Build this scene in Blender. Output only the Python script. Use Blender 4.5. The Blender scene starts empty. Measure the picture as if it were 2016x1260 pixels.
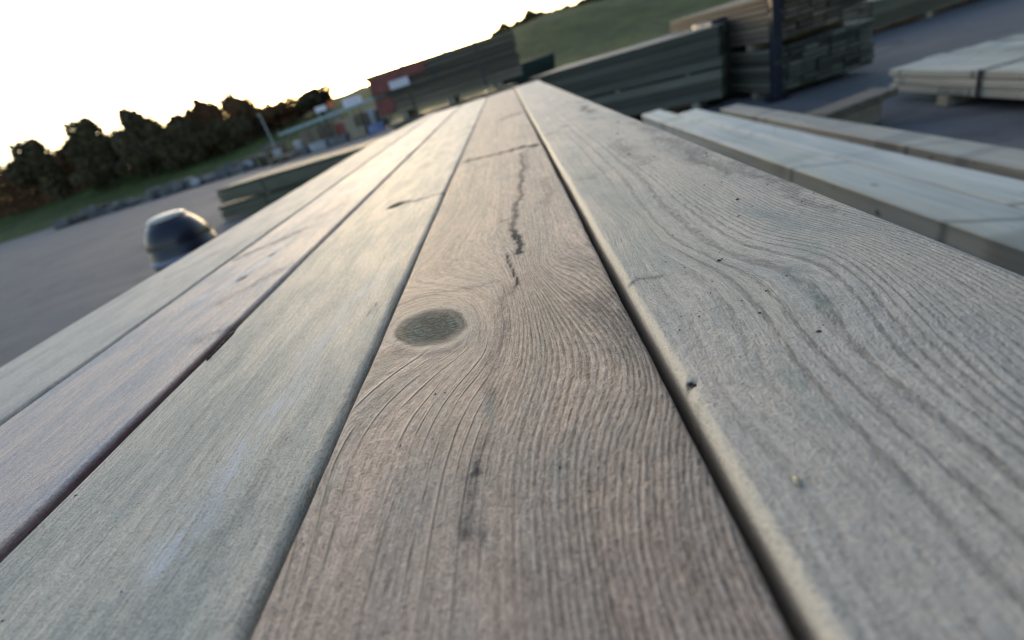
import bpy, bmesh, math, random
import numpy as np
from mathutils import Vector, Matrix
random.seed(7)
rng = np.random.default_rng(11)
SC = bpy.context.scene
COL = SC.collection

# ------------------------------------------------------------------ camera, light, exposure
cam_d = bpy.data.cameras.new('camera')
cam_d.sensor_width = 36.0
cam_d.lens = 960.0 / 2016.0 * 36.0
cam_d.clip_start = 0.01
cam_d.clip_end = 600.0
cam_d.dof.use_dof = True
cam_d.dof.focus_distance = 0.255
cam_d.dof.aperture_fstop = 5.9
cam = bpy.data.objects.new('camera', cam_d)
COL.objects.link(cam)
R = Matrix(((0.96249877, -0.24821242, -0.1094838),
            (-0.01846634, -0.46258179, 0.88638427),
            (-0.2706568, -0.85112201, -0.44981798)))
mw = Matrix(((R[0][0], -R[0][1], -R[0][2], 0.0),
             (R[1][0], -R[1][1], -R[1][2], 0.0),
             (R[2][0], -R[2][1], -R[2][2], 0.1225),
             (0, 0, 0, 1)))
cam.matrix_world = mw
SC.camera = cam

SUN_EL, SUN_AZ = 11.5, -17.0          # degrees; azimuth from +Y towards +X
world = bpy.data.worlds.new('World')
SC.world = world
world.use_nodes = True
wn = world.node_tree.nodes
wl = world.node_tree.links
sky = wn.new('ShaderNodeTexSky')
sky.sky_type = 'NISHITA'
sky.sun_disc = False
sky.sun_elevation = math.radians(SUN_EL)
sky.sun_rotation = math.radians(SUN_AZ)
sky.air_density = 1.0
sky.dust_density = 1.35
sky.ozone_density = 0.9
bg = wn['Background']
bg.inputs['Strength'].default_value = 0.12
wl.new(sky.outputs['Color'], bg.inputs['Color'])

sd = bpy.data.lights.new('sun', 'SUN')
sd.energy = 0.34
sd.angle = math.radians(50)
sd.color = (1.0, 0.87, 0.73)
sun = bpy.data.objects.new('sun', sd)
COL.objects.link(sun)
el, az = math.radians(SUN_EL), math.radians(SUN_AZ)
sdir = Vector((math.sin(az) * math.cos(el), math.cos(az) * math.cos(el), math.sin(el)))
sun.rotation_euler = sdir.to_track_quat('Z', 'Y').to_euler()
sun.location = sdir * 50

SC.view_settings.view_transform = 'Standard'
SC.view_settings.look = 'None'
SC.view_settings.exposure = 1.52
SC.view_settings.gamma = 1.0
SC.view_settings.use_curve_mapping = False
SC.render.filter_size = 1.0
SC.cycles.filter_width = 1.0
SC.cycles.use_denoising = True
SC.cycles.use_adaptive_sampling = False

# ------------------------------------------------------------------ traced grain (millimetres on the deck plane)
D_FLOW = [(-105.6, [(-87.0, 221.5), (-97.5, 210.2), (-103.0, 202.6), (-108.5, 189.8), (-112.3, 182.5)]), (-94.4, [(-105.9, 293.2), (-88.4, 297.2), (-73.0, 287.5), (-59.4, 267.3), (-53.0, 241.5), (-56.5, 226.2), (-65.8, 219.1), (-73.9, 214.3), (-84.0, 204.6), (-91.7, 191.1), (-95.9, 180.4), (-98.1, 170.5), (-100.2, 155.9), (-98.7, 138.3)]), (-82.8, [(-115.9, 297.3), (-108.5, 306.5), (-86.0, 306.4), (-66.0, 288.0), (-53.4, 266.1), (-48.6, 242.2), (-50.0, 223.1), (-56.6, 213.0), (-62.8, 203.4), (-69.4, 189.0), (-74.4, 178.5), (-77.7, 169.4), (-80.2, 154.5), (-81.4, 136.0)]), (-72.1, [(-57.9, 296.6), (-48.8, 271.9), (-43.5, 242.5), (-44.9, 220.7), (-51.4, 204.0), (-58.3, 191.6), (-64.3, 179.6), (-66.9, 170.1), (-69.1, 158.9), (-70.0, 150.4), (-70.5, 137.1), (-71.1, 126.0), (-72.1, 106.6)]), (-65.1, [(-45.4, 293.0), (-39.8, 259.8), (-38.6, 234.1), (-40.6, 213.5), (-46.1, 196.4), (-54.4, 183.1), (-58.5, 170.2), (-61.1, 158.1), (-63.2, 141.8), (-64.0, 128.8), (-65.1, 108.6)]), (-27.8, [(-23.9, 343.4), (-19.1, 288.5), (-14.3, 249.3), (-12.7, 220.9), (-11.6, 200.1), (-13.8, 183.5), (-18.2, 165.8), (-22.6, 151.2), (-26.1, 134.0), (-27.8, 110.4)]), (-1.2, [(-7.9, 312.0), (2.3, 276.1), (14.5, 245.0), (20.6, 218.2), (23.4, 196.0), (24.1, 179.2), (21.4, 163.9), (17.9, 150.6), (13.3, 141.6), (7.8, 131.5), (3.6, 117.1), (-1.2, 94.5)]), (5.4, [(12.0, 288.7), (21.4, 258.3), (26.9, 228.1), (29.3, 204.4), (28.8, 181.2), (27.9, 165.6), (24.3, 148.2), (20.3, 140.0), (15.4, 129.1), (12.3, 118.4), (10.3, 108.4), (7.4, 96.8), (5.4, 86.6)])]
E_FLOW = [(88.9, [(88.9, 463.0), (81.5, 380.1), (77.7, 326.8), (79.9, 314.2), (80.0, 292.6), (83.8, 264.4), (87.4, 247.8), (92.8, 230.6), (95.8, 214.7), (95.3, 196.4), (93.1, 178.7), (91.0, 160.9), (88.9, 148.9)]), (96.2, [(96.2, 437.8), (89.4, 349.2), (89.6, 302.1), (91.1, 274.7), (93.2, 252.1), (100.2, 231.8), (105.1, 216.1), (107.0, 202.6), (106.4, 189.7), (101.8, 171.2)]), (70.1, [(70.1, 348.1), (67.4, 308.6), (67.4, 291.1), (72.1, 268.2), (75.8, 251.6), (80.1, 229.0), (80.7, 212.2), (80.0, 194.8), (78.7, 175.4), (76.0, 160.0), (74.7, 134.7), (73.9, 122.6)]), (55.3, [(55.3, 258.3), (59.2, 225.5), (61.3, 218.7), (60.8, 200.9), (59.7, 183.8), (58.6, 168.1), (55.1, 149.9), (56.2, 131.5), (57.9, 113.8), (58.7, 98.0)]), (115.2, [(115.2, 410.9), (115.5, 330.2), (117.3, 299.8), (120.8, 268.2), (127.9, 249.5), (136.2, 230.5)]), (139.3, [(139.3, 419.5), (141.1, 344.9), (141.2, 292.2), (149.6, 253.8)])]
DST = [(3.2, 0.7, [(-24.8, 406.2), (-23.3, 367.3), (-21.6, 342.8)]), (1.5, 0.9, [(-26.9, 393.9), (-25.5, 376.7)]), (1.4, 0.7, [(-31.7, 350.5), (-28.4, 317.0), (-24.9, 288.1)]), (1.6, 0.6, [(-38.2, 440.2), (-29.9, 442.2), (-20.0, 446.2)]), (4.5, 0.34, [(-24.7, 292.2), (-31.9, 269.3), (-36.6, 251.4), (-36.9, 233.2), (-40.0, 208.3), (-42.0, 183.0), (-40.9, 167.7)]), (4, 0.25, [(-31.6, 292.4), (-36.6, 251.4), (-40.5, 208.6)]), (2.4, 0.6, [(-44.6, 133.6), (-44.1, 129.2)]), (2.4, 0.55, [(-47.7, 109.3), (-47.8, 103.6)]), (2.2, 0.5, [(-42.9, 106.3), (-41.2, 104.0)]), (4, 0.36, [(-41.5, 148.6), (-44.0, 132.9), (-45.0, 114.8), (-45.3, 103.1)]), (4, 0.5, [(-3.1, 785.9), (-10.1, 603.5), (-22.2, 455.4), (-24.8, 409.1)]), (5, 0.3, [(8.2, 816.9), (-8.9, 601.9)]), (7, 0.3, [(14.0, 570.5), (12.4, 455.8)]), (9, 1, [(18.1, 814.1), (-3.6, 839.7), (-25.3, 836.7)]), (9, 0.7, [(-25.3, 836.7), (-60.4, 846.8), (-101.7, 865.5)]), (12, 0.8, [(18.5, 1423.5), (-11.3, 1429.5), (-40.0, 1402.8)]), (2.2, 0.4, [(-116.8, 301.7), (-108.5, 306.5), (-99.5, 311.1), (-77.9, 309.9), (-56.9, 303.5), (-37.5, 302.2)]), (1.6, 0.35, [(-66.1, 310.2), (-45.1, 280.9)]), (9, 0.36, [(19.4, 238.8), (24.7, 217.7), (26.1, 196.1)]), (12, 0.3, [(10.7, 237.5), (18.3, 205.0), (19.1, 185.8)]), (1.2, 0.5, [(-27.3, 285.6), (-24.5, 289.5)]), (3, 0.3, [(-100.4, 241.4), (-81.5, 228.8), (-60.5, 222.8)]), (2, 0.3, [(-110.0, 210.2), (-99.8, 217.7), (-89.3, 223.0)]), (10, 0.22, [(24.6, 328.1), (26.6, 278.5)])]
EST = [(13, 0.34, [(157.4, 600.8), (156.6, 509.7), (157.6, 433.7), (159.9, 398.0)]), (10, 0.34, [(166.4, 760.6), (161.9, 638.4)]), (5, 0.42, [(152.3, 504.5), (150.7, 444.7), (152.6, 390.0)]), (7, 0.38, [(159.9, 398.0), (163.2, 362.0), (164.6, 322.5), (161.7, 274.6)]), (12, 0.3, [(116.7, 650.7), (113.8, 589.2), (109.3, 501.9)]), (9, 0.5, [(144.0, 1146.2), (142.0, 999.6)]), (10, 0.35, [(126.4, 1335.4), (159.3, 1209.4)]), (8, 0.4, [(127.8, 914.1), (141.5, 890.7)]), (4, 0.9, [(75.9, 922.4), (85.1, 914.5)]), (7, 0.5, [(46.2, 890.5), (59.6, 880.2)]), (16, 0.16, [(50.9, 872.8), (83.7, 823.1)]), (12, 0.3, [(51.8, 505.9), (62.1, 504.5)]), (2, 0.5, [(37.9, 246.3), (44.3, 249.3), (54.5, 245.4)]), (1.3, 0.9, [(38.6, 151.4), (40.8, 152.4), (38.4, 148.8)]), (2, 0.3, [(34.7, 134.0), (38.9, 138.2)]), (1.6, 0.35, [(55.6, 126.6), (56.1, 122.6)])]
CST = [(5, 1, [(-194.8, 655.8), (-185.7, 664.8), (-171.1, 665.4)]), (7, 0.5, [(-178.4, 665.1), (-147.0, 652.3), (-122.7, 658.4)]), (3, 0.7, [(-133.4, 1414.8), (-122.2, 1472.9)]), (9, 0.35, [(-151.0, 1496.4), (-114.3, 1464.9)]), (1.2, 0.5, [(-132.5, 302.6), (-131.4, 319.8), (-130.2, 325.9)]), (1.2, 0.35, [(-127.6, 299.9), (-125.1, 316.1)]), (8, 0.2, [(-224.8, 416.8), (-229.4, 339.9), (-223.3, 272.8)]), (6, 0.25, [(-143.6, 182.1), (-144.0, 150.7), (-144.3, 126.0)]), (10, 0.25, [(-179.8, 928.3), (-168.2, 1084.9)])]
CPL = [(7, 0.6, [(-147.6, 388.9), (-154.4, 333.1), (-158.4, 284.8), (-160.1, 251.4), (-161.5, 223.6)]), (8, 0.75, [(-161.5, 223.6), (-162.8, 188.4), (-162.7, 158.8), (-161.8, 137.1), (-162.7, 121.5)]), (7, 0.6, [(-117.8, 646.7), (-152.5, 642.1), (-162.0, 616.2)]), (14, 0.5, [(-101.3, 1101.3), (-121.9, 941.5)])]
BST = [(12, 0.45, [(-327.1, 678.3), (-348.8, 655.5), (-394.7, 609.8)]), (8, 0.6, [(-335.2, 497.6), (-333.4, 503.6)]), (10, 0.35, [(-277.9, 492.0), (-300.9, 465.8), (-312.5, 424.5)]), (10, 0.35, [(-266.4, 359.3), (-284.7, 343.0)]), (12, 0.3, [(-322.4, 730.9), (-302.5, 801.2)]), (10, 0.25, [(-328.3, 1293.1), (-310.4, 1342.4)])]
BPL = [(7, 0.7, [(-334.3, 621.9), (-331.5, 554.1), (-346.0, 494.8), (-357.4, 462.6)]), (20, 0.6, [(-314.1, 1439.1), (-317.0, 1078.4), (-321.6, 895.8)])]
DTE = [(1.5, 0.9, [(-40.3, 172.8), (-40.3, 157.4), (-39.9, 151.0)]), (6, 0.4, [(-100.9, 236.1), (-106.2, 208.7), (-110.2, 193.3)]), (16, 0.3, [(-51.6, 118.6), (1.9, 131.7)]), (14, 0.6, [(-101.7, 865.5), (-74.5, 767.9)]), (6, 0.4, [(6.5, 227.7), (20.3, 180.9)])]
ETE = [(5, 0.5, [(67.6, 204.6), (63.5, 169.0), (63.5, 147.1)]), (5, 0.6, [(105.3, 216.6), (107.0, 197.5), (106.8, 181.9)]), (4, 0.6, [(73.5, 160.4), (72.8, 131.2), (71.5, 118.5)]), (20, 0.4, [(45.5, 697.9), (58.2, 405.6), (59.7, 263.2)]), (10, 0.4, [(133.4, 297.8), (126.5, 229.0)])]

# ------------------------------------------------------------------ node helpers
class NT:
    def __init__(s, name):
        s.m = bpy.data.materials.new(name); s.m.use_nodes = True
        s.n = s.m.node_tree.nodes; s.l = s.m.node_tree.links
        s.b = s.n['Principled BSDF']
    def put(s, sock, v):
        if isinstance(v, bpy.types.NodeSocket): s.l.new(v, sock)
        elif isinstance(v, (tuple, list)):
            sock.default_value = tuple(v) + ((1.0,) if len(sock.default_value) == 4 and len(v) == 3 else ())
        else: sock.default_value = v
    def math(s, op, a, b=0.0, c=None, clamp=False):
        n = s.n.new('ShaderNodeMath'); n.operation = op; n.use_clamp = clamp
        s.put(n.inputs[0], a); s.put(n.inputs[1], b)
        if c is not None: s.put(n.inputs[2], c)
        return n.outputs[0]
    def mul(s, a, b): return s.math('MULTIPLY', a, b)
    def add(s, a, b): return s.math('ADD', a, b)
    def sub(s, a, b): return s.math('SUBTRACT', a, b)
    def attr(s, name):
        n = s.n.new('ShaderNodeAttribute'); n.attribute_name = name
        return n.outputs['Fac']
    def obj(s):
        n = s.n.new('ShaderNodeTexCoord'); return n.outputs['Object']
    def sep(s, v):
        n = s.n.new('ShaderNodeSeparateXYZ'); s.put(n.inputs[0], v)
        return n.outputs[0], n.outputs[1], n.outputs[2]
    def comb(s, x, y, z=0.0):
        n = s.n.new('ShaderNodeCombineXYZ')
        s.put(n.inputs[0], x); s.put(n.inputs[1], y); s.put(n.inputs[2], z)
        return n.outputs[0]
    def noise(s, vec, scale=1.0, detail=3.0, rough=0.5, dist=0.0):
        n = s.n.new('ShaderNodeTexNoise')
        s.put(n.inputs['Vector'], vec); n.inputs['Scale'].default_value = scale
        n.inputs['Detail'].default_value = detail; n.inputs['Roughness'].default_value = rough
        n.inputs['Distortion'].default_value = dist
        return n.outputs['Fac']
    def ramp(s, v, a, b, lo=0.0, hi=1.0):
        n = s.n.new('ShaderNodeMapRange'); n.interpolation_type = 'SMOOTHSTEP'
        s.put(n.inputs['Value'], v)
        n.inputs['From Min'].default_value = a; n.inputs['From Max'].default_value = b
        n.inputs['To Min'].default_value = lo; n.inputs['To Max'].default_value = hi
        return n.outputs['Result']
    def mix(s, f, a, b, mode='MIX'):
        n = s.n.new('ShaderNodeMix'); n.data_type = 'RGBA'; n.blend_type = mode; n.clamp_factor = True
        s.put(n.inputs[0], f); s.put(n.inputs[6], a); s.put(n.inputs[7], b)
        return n.outputs[2]
    def bump(s, h, dist=1.0, strength=1.0, normal=None):
        n = s.n.new('ShaderNodeBump'); n.inputs['Strength'].default_value = strength
        n.inputs['Distance'].default_value = dist
        s.put(n.inputs['Height'], h)
        if normal is not None: s.put(n.inputs['Normal'], normal)
        return n.outputs[0]
    def rnd(s):
        n = s.n.new('ShaderNodeObjectInfo'); return n.outputs['Random']
    def out(s, color=None, rough=None, normal=None, spec=None, metal=None):
        if color is not None: s.put(s.b.inputs['Base Color'], color)
        if rough is not None: s.put(s.b.inputs['Roughness'], rough)
        if normal is not None: s.put(s.b.inputs['Normal'], normal)
        if spec is not None: s.put(s.b.inputs['Specular IOR Level'], spec)
        if metal is not None: s.put(s.b.inputs['Metallic'], metal)
        return s.m

def hero_wood(name, base, late, alt, ridge_bump=0.20, rough=0.50, seed=0.0, mott=0.5, gain=1.2, late0=0.25):
    """Weathered sawn timber; smooth per-vertex fields carry flow (mm), ring count and stain masks."""
    t = NT(name)
    flow, ring, amp = t.attr('flow'), t.attr('ring'), t.attr('ringamp')
    stain, pale, teal = t.attr('stain'), t.attr('pale'), t.attr('teal')
    knot, crack, red = t.attr('knot'), t.attr('crack'), t.attr('red')
    x, y, z = t.sep(t.obj())
    ymm = t.mul(y, 1000.0)
    xmm = t.mul(x, 1000.0)
    zmm = t.mul(z, 1000.0)
    P3 = t.comb(t.add(xmm, seed), ymm, zmm)
    flowv = t.comb(t.add(flow, seed * 3.1), t.mul(ymm, 0.055), zmm)
    flowl = t.comb(t.add(flow, seed), t.mul(ymm, 0.012), seed)
    fib = t.noise(flowv, 1.7, 4.0, 0.62)                       # fine fibres
    fibl = t.noise(flowl, 0.55, 3.0, 0.6)                      # long streaks
    gran = t.noise(P3, 0.95, 3.0, 0.65)                        # sawn nap
    granf = t.noise(P3, 2.6, 2.0, 0.6)
    mid = t.noise(t.comb(t.add(flow, seed), t.mul(ymm, 0.42), zmm), 0.50, 4.0, 0.68)
    streak = t.noise(t.comb(t.add(flow, seed * 1.7), t.mul(ymm, 0.07), zmm), 0.62, 5.0, 0.7)
    blot = t.noise(t.comb(t.mul(flow, 1.0), t.mul(ymm, 0.22), seed + 4.0), 0.045, 4.0, 0.6)
    blot2 = t.noise(t.comb(t.mul(flow, 1.0), t.mul(ymm, 0.35), seed + 19.0), 0.11, 5.0, 0.62)
    # rings
    wob = t.noise(t.comb(t.mul(flow, 0.5), t.mul(ymm, 0.09), seed), 0.9, 3.0, 0.6)
    ph = t.add(ring, t.mul(t.sub(wob, 0.5), 0.75))
    f = t.math('FRACT', ph)
    late_m = t.mul(t.ramp(f, late0, 0.80), t.ramp(f, 0.84, 1.0, 1.0, 0.0))
    brk = t.ramp(t.noise(t.comb(flow, t.mul(ymm, 0.34), seed + 8.0), 0.60, 4.0, 0.7), 0.36, 0.60, 0.05, 1.1)
    lateA = t.mul(late_m, amp)
    # cracks / lifted fibres: thin raised lines
    fc = t.math('ABSOLUTE', t.sub(t.math('FRACT', t.add(ring, t.mul(t.sub(wob, 0.5), 0.16))), 0.5))
    line = t.mul(t.ramp(fc, 0.0, 0.10, 1.0, 0.0), crack)
    rid = t.math('FLOOR', t.add(ring, t.mul(t.sub(wob, 0.5), 0.16)))
    linebrk = t.ramp(t.noise(t.comb(t.mul(rid, 5.37), t.mul(ymm, 0.022), seed + 2.0), 1.0, 2.0, 0.5), 0.42, 0.56)
    line = t.mul(line, linebrk)
    sg = t.sub(t.math('FRACT', t.add(ring, t.mul(t.sub(wob, 0.5), 0.16))), 0.5)
    lsh = t.mul(t.mul(t.ramp(t.math('ABSOLUTE', t.sub(sg, 0.14)), 0.0, 0.11, 1.0, 0.0), crack), linebrk)
    # colour
    c = t.mix(t.ramp(blot, 0.38, 0.66), base, alt)
    c = t.mix(t.mul(t.ramp(blot2, 0.48, 0.72), mott * 0.5), c, (0.275, 0.290, 0.275))
    c = t.mix(t.mul(t.mul(lateA, t.add(0.45, t.mul(brk, 0.5))), 0.8), c, late)
    tone = t.add(t.add(-0.50, t.mul(fib, 0.62)), t.add(t.mul(fibl, 0.50), t.mul(gran, 0.50)))
    tone = t.add(tone, t.add(t.mul(mid, 0.75), t.mul(streak, 0.66)))
    tone = t.add(1.0, t.mul(t.sub(tone, 0.97), gain))
    c = t.mix(1.0, c, t.comb(tone, tone, tone), 'MULTIPLY')
    c = t.mix(t.mul(teal, t.ramp(blot2, 0.3, 0.6, 0.3, 0.9)), c, (0.10, 0.185, 0.18))
    c = t.mix(t.mul(pale, t.ramp(t.noise(t.comb(flow, t.mul(ymm, 0.09), seed), 0.42, 6.0, 0.8), 0.40, 0.62, 0.0, 1.0)), c, (0.47, 0.51, 0.56))
    c = t.mix(t.mul(line, 0.75), c, (0.62, 0.49, 0.37))
    c = t.mix(t.mul(lsh, 0.55), c, (0.07, 0.065, 0.06))  # shadow along one side of each raised line, painted into the colour
    c = t.mix(t.mul(t.attr('cream_lit'), t.ramp(mid, 0.25, 0.5, 0.55, 1.0)), c, (0.60, 0.525, 0.415))  # cream wood plus warm side light in the edge colour; also pale knot rim
    kn = t.noise(t.comb(t.mul(xmm, 0.32), ymm, zmm), 0.62, 7.0, 0.8, 0.9)
    kr = t.math('FRACT', t.add(t.attr('kring'), t.mul(kn, 1.2)))
    kc = t.mix(t.ramp(kn, 0.43, 0.58), (0.008, 0.030, 0.042), (0.115, 0.265, 0.305))
    kc = t.mix(t.mul(t.ramp(kr, 0.55, 0.9), 0.55), kc, (0.045, 0.070, 0.078))
    kcr = t.ramp(t.math('ABSOLUTE', t.sub(t.noise(t.comb(t.mul(xmm, 0.22), ymm, 3.0), 0.22, 4.0, 0.7, 0.6), 0.5)), 0.0, 0.022, 1.0, 0.0)
    kc = t.mix(t.mul(kcr, 0.85), kc, (0.015, 0.018, 0.02))
    c = t.mix(knot, c, kc)
    stn = t.mul(t.math('MINIMUM', t.mul(stain, 1.3), 1.0), t.ramp(t.add(t.noise(t.comb(flow, t.mul(ymm, 0.5), zmm), 0.60, 7.0, 0.85), t.mul(stain, 0.46)), 0.48, 0.96, 0.10, 1.0))
    c = t.mix(t.mul(stn, 0.88), c, (0.060, 0.062, 0.064))
    pits = t.mul(t.ramp(gran, 0.34, 0.44, 1.0, 0.0), t.add(0.42, t.mul(stain, 0.6)))
    c = t.mix(pits, c, (0.06, 0.058, 0.055))
    c = t.mix(red, c, (0.10, 0.018, 0.03))
    # relief (metres)
    h = t.mul(t.mul(lateA, brk), -ridge_bump * 1e-3)
    h = t.add(h, t.mul(fib, 0.20e-3))
    h = t.add(h, t.mul(fibl, 0.22e-3))
    h = t.add(h, t.add(t.mul(mid, 0.55e-3), t.mul(streak, 0.28e-3)))
    h = t.add(h, t.mul(gran, 0.42e-3))
    h = t.add(h, t.mul(granf, 0.12e-3))
    h = t.add(h, t.mul(line, 0.42e-3))
    h = t.sub(h, t.mul(lsh, 0.16e-3))
    h = t.add(h, t.mul(t.mul(kn, knot), 2.0e-3))
    h = t.add(h, t.mul(t.mul(kr, knot), 0.10e-3))
    h = t.sub(h, t.mul(t.mul(kcr, knot), 0.5e-3))
    nrm = t.bump(t.mul(h, 0.75 + 0.4 * gain))
    rg = t.add(rough - 0.06, t.add(t.mul(gran, 0.14), t.mul(blot, 0.18)))
    rg = t.add(rg, t.mul(t.math('MINIMUM', stn, 1.0), 0.25))
    sp = t.mul(0.42, t.sub(1.0, t.mul(0.96, t.math('MAXIMUM', t.math('MINIMUM', stn, 1.0), t.mul(knot, 0.9)))))
    return t.out(c, rg, nrm, sp)

def plain_wood(name, base, late, rough=0.6, scale=1.0, var=0.25, tint=(0.25, 0.27, 0.25), marks=0.0):
    """Ordinary boards further off: object-space streaks along local Y, one tone per board."""
    t = NT(name)
    r = t.rnd()
    x, y, z = t.sep(t.obj())
    off = t.mul(r, 37.0)
    v = t.comb(t.add(t.mul(x, 1.0), off), t.mul(y, 0.05), t.add(z, off))
    n1 = t.noise(v, 45.0 * scale, 4.0, 0.6)
    n2 = t.noise(t.comb(t.add(x, off), t.mul(y, 0.25), z), 9.0 * scale, 4.0, 0.6)
    n3 = t.noise(v, 260.0 * scale, 3.0, 0.6)
    band = t.noise(t.comb(off, y, 0.0), 3.0, 2.0, 0.5)
    c = t.mix(t.ramp(n1, 0.35, 0.65), base, late)
    c = t.mix(t.mul(t.ramp(n2, 0.45, 0.7), 0.6), c, tint)
    c = t.mix(t.mul(t.ramp(band, 0.57, 0.64), 0.5), c, (0.09, 0.10, 0.10))
    if marks:
        fy = t.math('FRACT', t.add(t.add(t.mul(y, 1.55), t.mul(x, 1.2)), t.add(off, t.mul(t.sub(n2, .5), .12))))
        mk = t.mul(t.ramp(t.math('ABSOLUTE', t.sub(fy, .5)), 0.0, 0.035, 1.0, 0.0), t.ramp(n2, .38, .52))
        c = t.mix(t.mul(mk, marks), c, (0.07, 0.085, 0.085))
        kk = t.noise(t.comb(t.add(t.mul(x, 1.0), off), t.mul(y, 0.45), z), 30.0, 2.0, 0.5)
        c = t.mix(t.mul(t.ramp(kk, 0.68, 0.74), 0.8), c, (0.08, 0.075, 0.06))
    tone = t.add(t.add(1.0 - var * 0.7, t.mul(r, var)), t.mul(t.sub(n3, 0.5), 0.35))
    c = t.mix(1.0, c, t.comb(tone, tone, tone), 'MULTIPLY')
    h = t.add(t.mul(n1, 0.5e-3), t.mul(n3, 0.2e-3))
    return t.out(c, rough, t.bump(h), 0.4)

def flat_mat(name, col, rough=0.6, nscale=8.0, var=0.25, bump=0.0, metal=0.0, spec=0.5, col2=None):
    t = NT(name)
    p = t.obj()
    n = t.noise(p, nscale, 5.0, 0.62)
    n2 = t.noise(p, nscale * 6.5, 3.0, 0.6)
    a = tuple(v * (1 - var) for v in col)
    b = col2 if col2 else tuple(min(1, v * (1 + var)) for v in col)
    c = t.mix(t.ramp(t.add(t.mul(n, 0.75), t.mul(n2, 0.25)), 0.34, 0.66), a, b)
    nrm = t.bump(t.mul(t.add(n2, n), bump)) if bump else None
    return t.out(c, rough, nrm, spec, metal)

# ------------------------------------------------------------------ object helpers
def link_mesh(name, verts, faces, mat, parent=None, smooth=False, loc=None):
    me = bpy.data.meshes.new(name)
    me.from_pydata([tuple(v) for v in verts], [], [tuple(f) for f in faces])
    me.update()
    if smooth:
        me.polygons.foreach_set('use_smooth', [True] * len(me.polygons))
    if mat: me.materials.append(mat)
    o = bpy.data.objects.new(name, me)
    COL.objects.link(o)
    if loc is not None: o.location = loc
    if parent is not None: o.parent = parent
    return o

def from_bm(name, bm, mat, parent=None, smooth=False, loc=None):
    me = bpy.data.meshes.new(name)
    bm.to_mesh(me); bm.free()
    if smooth: me.polygons.foreach_set('use_smooth', [True] * len(me.polygons))
    if mat: me.materials.append(mat)
    o = bpy.data.objects.new(name, me)
    COL.objects.link(o)
    if loc is not None: o.location = loc
    if parent is not None: o.parent = parent
    return o

def tag(o, label, cat, group=None, kind=None):
    if label: o['label'] = label
    if cat: o['category'] = cat
    if group: o['group'] = group
    if kind: o['kind'] = kind
    return o

def empty(name, loc, rz=0.0):
    o = bpy.data.objects.new(name, None); COL.objects.link(o)
    o.location = loc; o.rotation_euler = (0, 0, rz); o.empty_display_size = 0.1
    return o

def bevel_box_mesh(name, sx, sy, sz, bev, mat, seg=2):
    bm = bmesh.new()
    bmesh.ops.create_cube(bm, size=1.0)
    bmesh.ops.scale(bm, vec=(sx, sy, sz), verts=bm.verts)
    if bev > 0:
        bmesh.ops.bevel(bm, geom=bm.edges[:], offset=bev, segments=seg, affect='EDGES', profile=0.5)
    me = bpy.data.meshes.new(name); bm.to_mesh(me); bm.free()
    me.materials.append(mat)
    return me

def inst(name, me, loc, parent=None, rot=(0, 0, 0), scale=None):
    o = bpy.data.objects.new(name, me); COL.objects.link(o)
    o.location = loc; o.rotation_euler = rot
    if scale: o.scale = scale
    if parent is not None: o.parent = parent
    return o

def box_part(name, sx, sy, sz, loc, mat, parent=None, bev=0.004, rot=(0, 0, 0)):
    return inst(name, bevel_box_mesh(name, sx, sy, sz, bev, mat), loc, parent, rot)

# ------------------------------------------------------------------ materials
M = {}
M['d'] = hero_wood('sawn_timber_brown', (0.385, 0.288, 0.232), (0.115, 0.083, 0.067), (0.325, 0.268, 0.224), 0.42, 0.50, 3.0, 0.45, 2.4)
M['c'] = hero_wood('sawn_timber_grey_green', (0.420, 0.395, 0.335), (0.205, 0.200, 0.175), (0.29, 0.305, 0.280), 0.08, 0.46, 41.0, 0.6, 1.5, 0.4)
M['b'] = hero_wood('sawn_timber_rosy', (0.46, 0.385, 0.355), (0.27, 0.245, 0.245), (0.30, 0.305, 0.335), 0.06, 0.45, 77.0, 0.5, 1.3)
M['a'] = hero_wood('sawn_timber_pale', (0.43, 0.405, 0.365), (0.27, 0.26, 0.245), (0.33, 0.33, 0.31), 0.06, 0.50, 113.0, 0.4)
M['e'] = hero_wood('sawn_timber_grey', (0.430, 0.380, 0.325), (0.135, 0.125, 0.108), (0.340, 0.325, 0.295), 0.14, 0.50, 159.0, 0.5, 1.2, 0.55)
M['under'] = plain_wood('under_board_timber', (0.07, 0.058, 0.05), (0.05, 0.042, 0.036), 0.85)  # wood colour darkened so the gaps go near black, shade put into it
M['light'] = plain_wood('fresh_timber', (0.43, 0.45, 0.435), (0.27, 0.295, 0.285), 0.5, 0.5, 0.2, (0.47, 0.46, 0.34), 0.6)
M['light2'] = plain_wood('cream_timber', (0.42, 0.38, 0.31), (0.30, 0.27, 0.22), 0.5, 0.5, 0.3, (0.27, 0.28, 0.25), 0.8)
M['green_wood'] = plain_wood('treated_timber', (0.155, 0.150, 0.105), (0.105, 0.105, 0.078), 0.65, 0.4, 0.7, (0.10, 0.125, 0.095))
M['brown_wood'] = plain_wood('brown_timber', (0.185, 0.150, 0.112), (0.12, 0.10, 0.078), 0.7, 0.4, 0.8, (0.115, 0.11, 0.085))  # dull brown timber with streaks, one tone per board
M['grey_wood'] = plain_wood('sleeper_timber', (0.125, 0.125, 0.100), (0.08, 0.082, 0.068), 0.6, 0.4, 0.9, (0.10, 0.11, 0.10))
M['lath'] = plain_wood('lath_timber', (0.30, 0.25, 0.19), (0.22, 0.18, 0.13), 0.7, 1.0, 0.2)

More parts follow.
